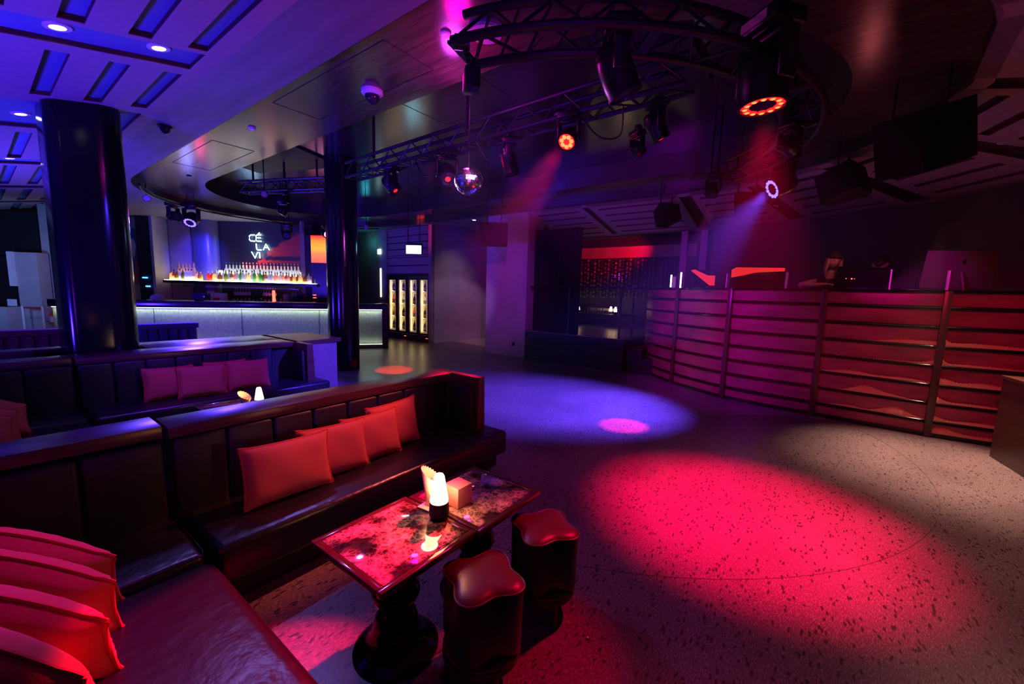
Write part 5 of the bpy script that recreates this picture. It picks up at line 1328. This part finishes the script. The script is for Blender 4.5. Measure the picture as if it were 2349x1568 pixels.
def sand(ia, ib, zb, prof):
    mb = MB(); vs = []; fs = []; SUB = 6; pts = []
    for i in range(ia, ib):
        for k in range(SUB):
            f = k / SUB; p = Vector(off(i, .004, 0)).lerp(Vector(off(i + 1, .004, 0)), f); pts.append(p)
    n_ = len(pts)
    for k, p in enumerate(pts):
        s_ = k / (n_ - 1); hh = max(.002, prof(s_) + .004 * math.sin(k * 1.7) + .003 * math.sin(k * 4.1))
        n = nrm(ia + min(ib - ia - 1, k // SUB)); q = p + n * .02
        vs += [(p.x, p.y, zb), (q.x, q.y, zb), (q.x, q.y, zb + hh * .85), (p.x, p.y, zb + hh)]
    for k in range(n_ - 1):
        a = 4 * k
        for q in range(4): fs.append((a + q, a + (q + 1) % 4, a + 4 + (q + 1) % 4, a + 4 + q))
    mb.add(vs, fs); mesh('sand_layer', mb, 'booth_sand', t, ang=60)
G_ = lambda s, c, w, h: h * math.exp(-((s - c) / w) ** 2)
sand(i0 + 3, i1, RZ[2] + .02, lambda s: G_(s, .9, .35, .05) + G_(s, .6, .15, .02))
sand(i0 + 2, i1, RZ[3] + .02, lambda s: G_(s, 1.0, .1, .05) + G_(s, .7, .3, .012))
sand(i0, i1, RZ[4] + .02, lambda s: G_(s, .3, .22, .05) + G_(s, .75, .2, .035))
sand(i0, i1, RZ[5] + .02, lambda s: G_(s, .42, .14, .09) + G_(s, .62, .16, .04))
sand(i0, i1, RZ[6] + .02, lambda s: G_(s, .3, .15, .03) + G_(s, .72, .16, .10))
sand(i1, i2, RZ[2] + .02, lambda s: G_(s, 0, .05, .08) + G_(s, .3, .4, .05))
sand(i1, i2, RZ[3] + .02, lambda s: G_(s, 0, .05, .09) + G_(s, .3, .4, .03))
sand(i1, i2, RZ[4] + .02, lambda s: G_(s, .05, .1, .07) + G_(s, .35, .2, .06))
sand(i1, i2, RZ[5] + .02, lambda s: G_(s, 0, .08, .08) + G_(s, .3, .3, .03))
sand(i1, i2, RZ[6] + .02, lambda s: G_(s, .0, .1, .06) + G_(s, .4, .3, .04))
sand(i1, i2, .056, lambda s: G_(s, .1, .15, .07) + G_(s, .5, .3, .04))
# raised floor the DJs stand on
struct('floor_dj', MB().prism([(x + .35, y) for x, y in [(8.9, 2.3), (8.0, 1.5), (7.4, .4), (7.25, -1.2), (7.4, -2.9)]] + [(8.0, -2.0), (9.6, .3), (9.9, 2.0)], .0, .55), 'black_matt')
# clear acrylic screens along the booth top
def shield(ia, ib, z1, label):
    p, q = Vector(off(ia, -.12, 1.765)), Vector(off(ib, -.12, 1.765))
    t = thing('acrylic_screen', label, 'screen', tuple((p + q) / 2), 0, 'clear screens on the booth')
    m_ = (p + q) / 2; a = math.atan2((q - p).y, (q - p).x)
    mesh('pane', MB().box((m_.x, m_.y, (1.765 + z1) / 2), ((q - p).length, .012, z1 - 1.765), 0, a), 'acrylic', t)
    e = q if True else p
    d = (p - q).normalized() * .12 
    mesh('side_edge', MB().box((e.x, e.y, (1.765 + z1) / 2), (.014, .06, z1 - 1.765), 0, a), 'acrylic_edge', t)
    return t
shield(idx_of(7.6, 1.8), idx_of(7.28, 1.27), 2.0, 'clear acrylic screen on the left part of the booth top')
shield(idx_of(7.25, 1.2), idx_of(7.07, .42), 2.0, 'clear acrylic screen on the booth top, second from the left')
shield(idx_of(7.03, .15), idx_of(6.94, -.66), 2.02, 'clear acrylic screen on the booth top in front of the woman')
shield(idx_of(6.9, -1.6), idx_of(6.9, -1.19), 2.0, 'clear acrylic screen on the booth top in front of the computer')
shield(idx_of(8.3, 2.62), idx_of(8.0, 2.33), 1.98, 'clear acrylic screen at the far left end of the booth top')
# desktop computer with its back to the room
def cp(s_, d_, z=0): return L(s_, d_, z)
t = thing('desktop_computer', 'thin aluminium desktop computer seen from behind on the right of the booth', 'computer', cp(5.52, 5.15, 1.765))
z0 = 1.86
T = Matrix.Translation(cp(5.52, 5.15, 2.03)) @ Matrix.Rotation(BRZ - .12, 4, 'Z') @ Matrix.Rotation(R(8), 4, 'X')
mesh('display_back', MB().box((0, 0, 0), (.78, .025, .47), .02).xf(T), 'aluminium', t)
mb = MB(); vs = []
for k in range(28):
    a = 2 * PI * k / 28; rr = .024 * (1 + .10 * math.cos(2 * a + PI) - .12 * math.exp(-((a - PI / 2) / .35) ** 2) - .06 * math.exp(-((a - 3 * PI / 2) / .25) ** 2))
    x = rr * math.cos(a); z = rr * math.sin(a)
    if (x - .03) ** 2 + (z - .004) ** 2 < .013 ** 2: x = .03 - math.sqrt(max(0, .013 ** 2 - (z - .004) ** 2))
    vs.append((x, -.0145, z))
mb.add(vs, [tuple(range(28))]); lf = [(.002 + .012 * math.cos(a) * .5 + .003, -.0145, .034 + .012 * math.sin(a)) for a in [2 * PI * k / 12 for k in range(12)]]
mb.add(lf, [tuple(range(12))]); mesh('fruit_emblem', mb.xf(T @ Matrix.Translation((.03, 0, .1))), 'black_gloss', t)
c = cp(5.56, 5.15); mesh('stand', MB().hexa([(c[0] - .07, c[1] - .04, 1.77), (c[0] + .07, c[1] - .1, 1.77), (c[0] + .07, c[1] - .08, 1.77), (c[0] - .07, c[1] - .02, 1.77)], [(c[0] - .05, c[1], 2.0), (c[0] + .05, c[1] - .06, 2.0), (c[0] + .05, c[1] - .04, 2.0), (c[0] - .05, c[1] + .02, 2.0)]), 'aluminium', t)
mesh('foot', Lbox(5.44, 5.66, 5.0, 5.2, 1.766, 1.775), 'aluminium', t)
def screenbox(s0, s1, d_, z1, label, m_='black_satin', tilt=0):
    t = thing('monitor', label, 'monitor', L((s0 + s1) / 2, d_, 1.77))
    mesh('shell', Lbox(s0, s1, d_, d_ + .03, 1.78, z1, .01), m_, t); mesh('stand', Lbox((s0 + s1) / 2 - .06, (s0 + s1) / 2 + .06, d_ - .02, d_ + .08, 1.765, 1.79), 'black_matt', t)
    return t
t = screenbox(4.65, 5.33, 5.95, 2.1, 'dark monitor back with two red standby lights in front of the DJs')
mb = MB(); [mb.sphere(L(s_, 5.945, 1.93), r_, 8, 4) for s_, r_ in ((4.78, .006), (4.86, .01), (4.9, .005))]; mesh('standby_lights', mb, 'led_small_red', t)
t = screenbox(2.9, 3.2, 6.7, 2.05, 'added low dark screen with a painted red reflection at the left of the booth')
mb = MB(); mb.add([L(2.86, 6.69, 2.03), L(2.92, 6.69, 2.05), L(3.14, 6.69, 1.96), L(3.26, 6.69, 1.96), L(3.26, 6.69, 1.8), L(3.18, 6.69, 1.8)], [(0, 1, 2, 3, 4, 5)])  # red reflection painted as a glowing shape on an added screen
mat('red_reflection', (.1, .01, .01), .3, emit=(1, .03, .03), es=.75); mesh('display_or_reflection', mb, 'red_reflection', t)
t = screenbox(3.35, 4.2, 6.4, 2.09, 'added wide dark screen with a painted red reflection along its top, middle of the booth')
mb = MB(); mb.add([L(3.36, 6.39, 1.92), L(3.36, 6.39, 2.04), L(3.43, 6.39, 2.08), L(4.18, 6.39, 2.09), L(4.18, 6.39, 2.04), L(3.75, 6.39, 2.01), L(3.55, 6.39, 1.96)], [(0, 1, 2, 3, 4, 5, 6)]); mesh('display_or_reflection', mb, 'red_reflection', t)  # second painted reflection, a glowing red band on another added screen
for s_, d_, z, m_, lb in [(2.75, 7.2, 1.9, 'led_small_white', 'thin upright white-blue light at the left of the booth'), (3.0, 7.4, 1.96, 'led_small_white', 'short upright white light behind the left of the booth')]:
    solo('equipment_light', Lbox(s_ - .01, s_ + .01, d_, d_ + .02, 1.766, z + .08), m_, lb, 'light', L(s_, d_, z))
solo('mixer', Lbox(4.6, 5.0, 5.6, 5.75, 1.766, 1.80, .01), 'lens_dark', 'low blue-lit mixer lying on the booth top left of the woman', 'mixer', L(4.8, 5.7, 1.766))
solo('phone', Lbox(5.02, 5.12, 5.2, 5.26, 1.766, 1.775, .002), 'label_tag', 'small pale device lying on the booth top left of the computer', 'phone', L(5.07, 5.23, 1.766))

# ---- the two people
def person(base, height, chest, joints, label, headc, face, hairm, cap=None, hairlong=False):
    t = thing('person', label, 'person', base)
    me = bpy.data.meshes.new('body'); o = bpy.data.objects.new('body', me)
    vs, es, rs = joints; me.from_pydata(vs, es, []); C.objects.link(o)
    md = o.modifiers.new('skin', 'SKIN'); md.use_smooth_shade = True
    me2 = me
    for i, r_ in enumerate(rs):
        me2.skin_vertices[0].data[i].radius = (r_, r_) if me2.skin_vertices else (r_, r_)
    me2.skin_vertices[0].data[0].use_root = True
    sb = o.modifiers.new('sub', 'SUBSURF'); sb.levels = 2; sb.render_levels = 2
    dg = bpy.context.evaluated_depsgraph_get(); ev = o.evaluated_get(dg); mm = bpy.data.meshes.new_from_object(ev)
    vv = [tuple(v.co) for v in mm.vertices]; ff = [tuple(p.vertices) for p in mm.polygons]; bpy.data.objects.remove(o)
    # head: sculpted ball with brow, nose, lips, chin
    f = Vector(face).normalized(); rt = Vector((0, 0, 1)).cross(f).normalized(); up = f.cross(rt)
    H = height / 7.5; hv = []; n, m_ = 28, 20
    for j in range(m_ + 1):
        th = PI * j / m_
        for i in range(n):
            ph = 2 * PI * i / n; x = math.sin(th) * math.cos(ph); y = math.sin(th) * math.sin(ph); z = math.cos(th)
            wx = .36 * (1 - .22 * max(0, -z) ** 1.5); r_ = Vector((x * wx, y * (.42 - .06 * max(0, -z)), z * .5))
            if y > .3:
                r_.y += .05 * math.exp(-(x / .16) ** 2 - ((z + .12) / .16) ** 2) * 1.6        # nose
                r_.y -= .035 * math.exp(-((abs(x) - .38) / .16) ** 2 - ((z - .08) / .12) ** 2)  # eye sockets
                r_.y += .02 * math.exp(-(x / .3) ** 2 - ((z + .5) / .08) ** 2)                 # lips
                r_.y += .02 * math.exp(-(x / .3) ** 2 - ((z + .85) / .2) ** 2)                 # chin
            hv.append(tuple(Vector(headc) + (rt * r_.x + f * r_.y + up * r_.z) * H))
    hf = [(j * n + i, j * n + (i + 1) % n, (j + 1) * n + (i + 1) % n, (j + 1) * n + i) for j in range(m_) for i in range(n)]
    mb = MB(); mb.add(vv, ff); mb.add(hv, hf)
    for s_ in (-1, 1): mb.sphere(Vector(headc) + rt * s_ * .36 * H, H * .09, 8, 6)
    bo = mesh('body', mb, 'skin', t, ang=70)
    mb = MB()
    for s_ in (-1, 1): mb.sphere(Vector(headc) + (rt * s_ * .14 + f * .37 + up * .03) * H, H * .035, 8, 6)
    mesh('eyes', mb, 'dark_hair', t)
    mesh('mouth', MB().box((0, 0, 0), (.13 * H, .02 * H, .025 * H)).xf(Matrix.Translation(Vector(headc) + (f * .405 - up * .25) * H) @ f.to_track_quat('-Y', 'Z').to_matrix().to_4x4()), 'red_belt', t)
    # hair shell, open over the face
    hv = []; hf = []
    for j in range(13):
        th = PI * (.02 + .62 * j / 12)
        for i in range(n):
            ph = 2 * PI * i / n; x = math.sin(th) * math.cos(ph); y = math.sin(th) * math.sin(ph); z = math.cos(th)
            k = 1.1 + .02 * math.sin(9 * ph)
            hv.append((x, y, z, Vector(headc) + (rt * x * .4 * k + f * (y * .45 * k - .02) + up * z * .53 * k) * H))
    for j in range(12):
        for i in range(n):
            q = (j * n + i, j * n + (i + 1) % n, (j + 1) * n + (i + 1) % n, (j + 1) * n + i)
            cx_ = sum(hv[a][0] for a in q) / 4; cy_ = sum(hv[a][1] for a in q) / 4; cz_ = sum(hv[a][2] for a in q) / 4
            if cy_ > .35 and cz_ < .62: continue
            hf.append(q)
    mb = MB(); mb.add([a[3] for a in hv], hf)
    if hairlong:
        for s_ in (-1, 1):
            for q in range(6):
                b0 = Vector(headc) + (rt * s_ * (.38 - .02 * q) + f * (.16 - .1 * q) - up * .1) * H; mb.tube([b0 + up * .25 * H, b0, b0 - up * .45 * H + rt * s_ * .06 * H, b0 - up * (.95 - .07 * (q % 3)) * H + (f * .12 + rt * s_ * .02) * H], [.06 * H, .1 * H, .1 * H, .03 * H], 8)
    mesh('hair', mb, hairm, t, ang=80)
    if cap:
        mesh('cap', MB().sphere(Vector(headc) + up * .28 * H, .46 * H, 20, 8, (.95, 1.0, .62)).box(tuple(Vector(headc) + (f * .5 + up * .30) * H), (.5 * H, .26 * H, .035 * H), .01, math.atan2(f.y, f.x) - PI / 2), cap, t)
    return t
def body(base, h_, fwd, lean, armL, armR):
    """joint chain: pelvis, spine, neck; legs to the floor; arms given by elbow and hand offsets"""
    b = Vector(base); f = Vector(fwd).normalized(); r_ = Vector((f.y, -f.x, 0)); u = Vector((0, 0, 1)); s = h_ / 1.7
    pel = b + u * .92 * s; ch = pel + u * .32 * s + f * lean * .5; nk = pel + u * .52 * s + f * lean; hd = nk + u * .16 * s + f * lean * .5
    vs = [pel, pel + u * .16 * s + f * lean * .2, ch, nk, nk + (hd - nk) * .6]; es = [(0, 1), (1, 2), (2, 3), (3, 4)]; rs = [.14, .12, .15, .065, .055]
    for sg in (-1, 1):
        i = len(vs); vs += [pel + r_ * sg * .1 - u * .06, b + r_ * sg * .12 + u * .48 * s + f * .03, b + r_ * sg * .12 + u * .08, b + r_ * sg * .13 + u * .03 + f * .16]; es += [(0, i), (i, i + 1), (i + 1, i + 2), (i + 2, i + 3)]; rs += [.1, .07, .05, .04]
    for sg, (el, ha) in ((-1, armL), (1, armR)):
        sh = ch + r_ * sg * .19 * s + u * .1; e_ = sh + Vector(el); h2 = e_ + Vector(ha); d = (h2 - e_).normalized(); pr = d.cross(u).normalized()
        i = len(vs); vs += [sh, e_, h2, h2 + d * .05]; es += [(2, i), (i, i + 1), (i + 1, i + 2), (i + 2, i + 3)]; rs += [.06, .045, .03, .026]
        for q in range(4):
            j = len(vs); vs += [h2 + d * .09 + pr * (q - 1.5) * .02, h2 + d * (.125 + .01 * (q % 3)) + pr * (q - 1.5) * .023 - u * .01, h2 + d * (.15 + .012 * (q in (1, 2))) + pr * (q - 1.5) * .024 - u * .025]; es += [(i + 3, j), (j, j + 1), (j + 1, j + 2)]; rs += [.012, .009, .008]
        j = len(vs); vs += [h2 + d * .05 - pr * .04, h2 + d * .085 - pr * .055 - u * .01]; es += [(i + 3, j), (j, j + 1)]; rs += [.012, .009]
    return ([tuple(v) for v in vs], es, [max(.007, x) for x in rs]), hd, ch, pel
def shirt(t, ch, pel, fwd, arms=None):
    f = Vector(fwd).normalized(); a = math.atan2(f.y, f.x) - PI / 2
    T = Matrix.Rotation(a, 4, 'Z'); n = 24; rows = [(pel - Vector((0, 0, .1)), .2, .15), (pel + Vector((0, 0, .1)), .18, .14), (ch, .215, .155), (ch + Vector((0, 0, .12)), .2, .13), (ch + Vector((0, 0, .17)), .12, .1), (ch + Vector((0, 0, .2)), .07, .075)]
    vs = []; fs = []
    for p, rx, ry in rows:
        for i in range(n): q = 2 * PI * i / n; vs.append(tuple(Vector(p) + T @ Vector((rx * math.cos(q), ry * math.sin(q), 0))))
    for k in range(len(rows) - 1):
        for i in range(n): fs.append((k * n + i, k * n + (i + 1) % n, (k + 1) * n + (i + 1) % n, (k + 1) * n + i))
    mb = MB(); mb.add(vs, fs)
    for p, q in (arms or []): mb.cyl(p, q, .075, .065, 14)
    mesh('shirt', mb, 'dark_shirt', t, ang=70)
base = L(4.72, 6.25, .55); fw_ = (-HD[0] - .25 * RT[0], -HD[1] - .25 * RT[1], 0)
(jn, hd, ch, pel) = body(base, 1.68, fw_, .12, ((-RT[0] * -.05 + .0, .0, -.22), (-HD[0] * .1 + RT[0] * .22, -HD[1] * .1 + RT[1] * .22, .1)), ((-RT[0] * .27 - HD[0] * .08, -RT[1] * .27 - HD[1] * .08, -.06), (-HD[0] * .16 + RT[0] * .2, -HD[1] * .16 + RT[1] * .2, .02)))
hc = tuple(hd + Vector((0, 0, .06)))
t = person(base, 1.62, ch, jn, 'woman with long fair hair, dark cap and dark t-shirt behind the booth', hc, (fw_[0], fw_[1], -.25), 'blond_hair', 'dark_shirt', True)
shirt(t, ch, pel, fw_, [(jn[0][13], tuple(Vector(jn[0][13]).lerp(Vector(jn[0][14]), .7)))])
base = L(5.42, 6.5, .55); fw2 = (HD[0] * -.6 + RT[0] * .5, HD[1] * -.6 + RT[1] * .5, 0)
(jn, hd, ch, pel) = body(base, 1.72, fw2, .16, ((0, 0, -.27), (-HD[0] * .2, -HD[1] * .2, .05)), ((0, 0, -.27), (-HD[0] * .2, -HD[1] * .2, .05)))
t = person(base, 1.66, ch, jn, 'dark-haired person in dark clothes bending behind the monitor, right of the woman', tuple(hd + Vector((0, 0, .02))), (fw2[0], fw2[1], -1.1), 'dark_hair')
shirt(t, ch, pel, fw2)
point(L(4.45, 5.6, 2.35), (1, .16, .2), 3.0, .08)  # added bare red point that brightens the people behind the booth
# dark cabinet at the right edge
t = thing('side_cabinet', 'dark wooden cabinet standing on the floor at the right edge of the room', 'cabinet', (5.6, -2.1, 0))
mesh('body', MB().hexa([(4.7, -1.86, 0), (6.46, -1.61, 0), (6.6, -2.5, 0), (4.8, -2.7, 0)], [(4.7, -1.86, .85), (6.46, -1.61, .85), (6.6, -2.5, .85), (4.8, -2.7, .85)]), 'ledge_wood', t)
mesh('top_board', MB().hexa([(4.69, -1.845, .85), (6.475, -1.595, .85), (6.61, -2.51, .85), (4.79, -2.71, .85)], [(4.69, -1.845, .88), (6.475, -1.595, .88), (6.61, -2.51, .88), (4.79, -2.71, .88)]), 'ledge_wood', t)

# ================================================================== THIN STAGE HAZE
hz = bpy.data.materials.new('haze'); hz.use_nodes = True; nt = hz.node_tree
nt.nodes.remove(nt.nodes['Principled BSDF']); vs_ = nt.nodes.new('ShaderNodeVolumeScatter'); vs_.inputs['Color'].default_value = (1, 1, 1, 1); vs_.inputs['Density'].default_value = 0.0055; vs_.inputs['Anisotropy'].default_value = .3
nt.links.new(vs_.outputs[0], nt.nodes['Material Output'].inputs['Volume']); M['haze'] = hz
o = mesh('haze', MB().box((4.6, 1.6, 2.2), (5.4, 5.2, 2.4)), 'haze'); tag(o, 'thin smoke haze hanging over the dance floor, showing the lamp beams', 'haze', None, 'stuff')
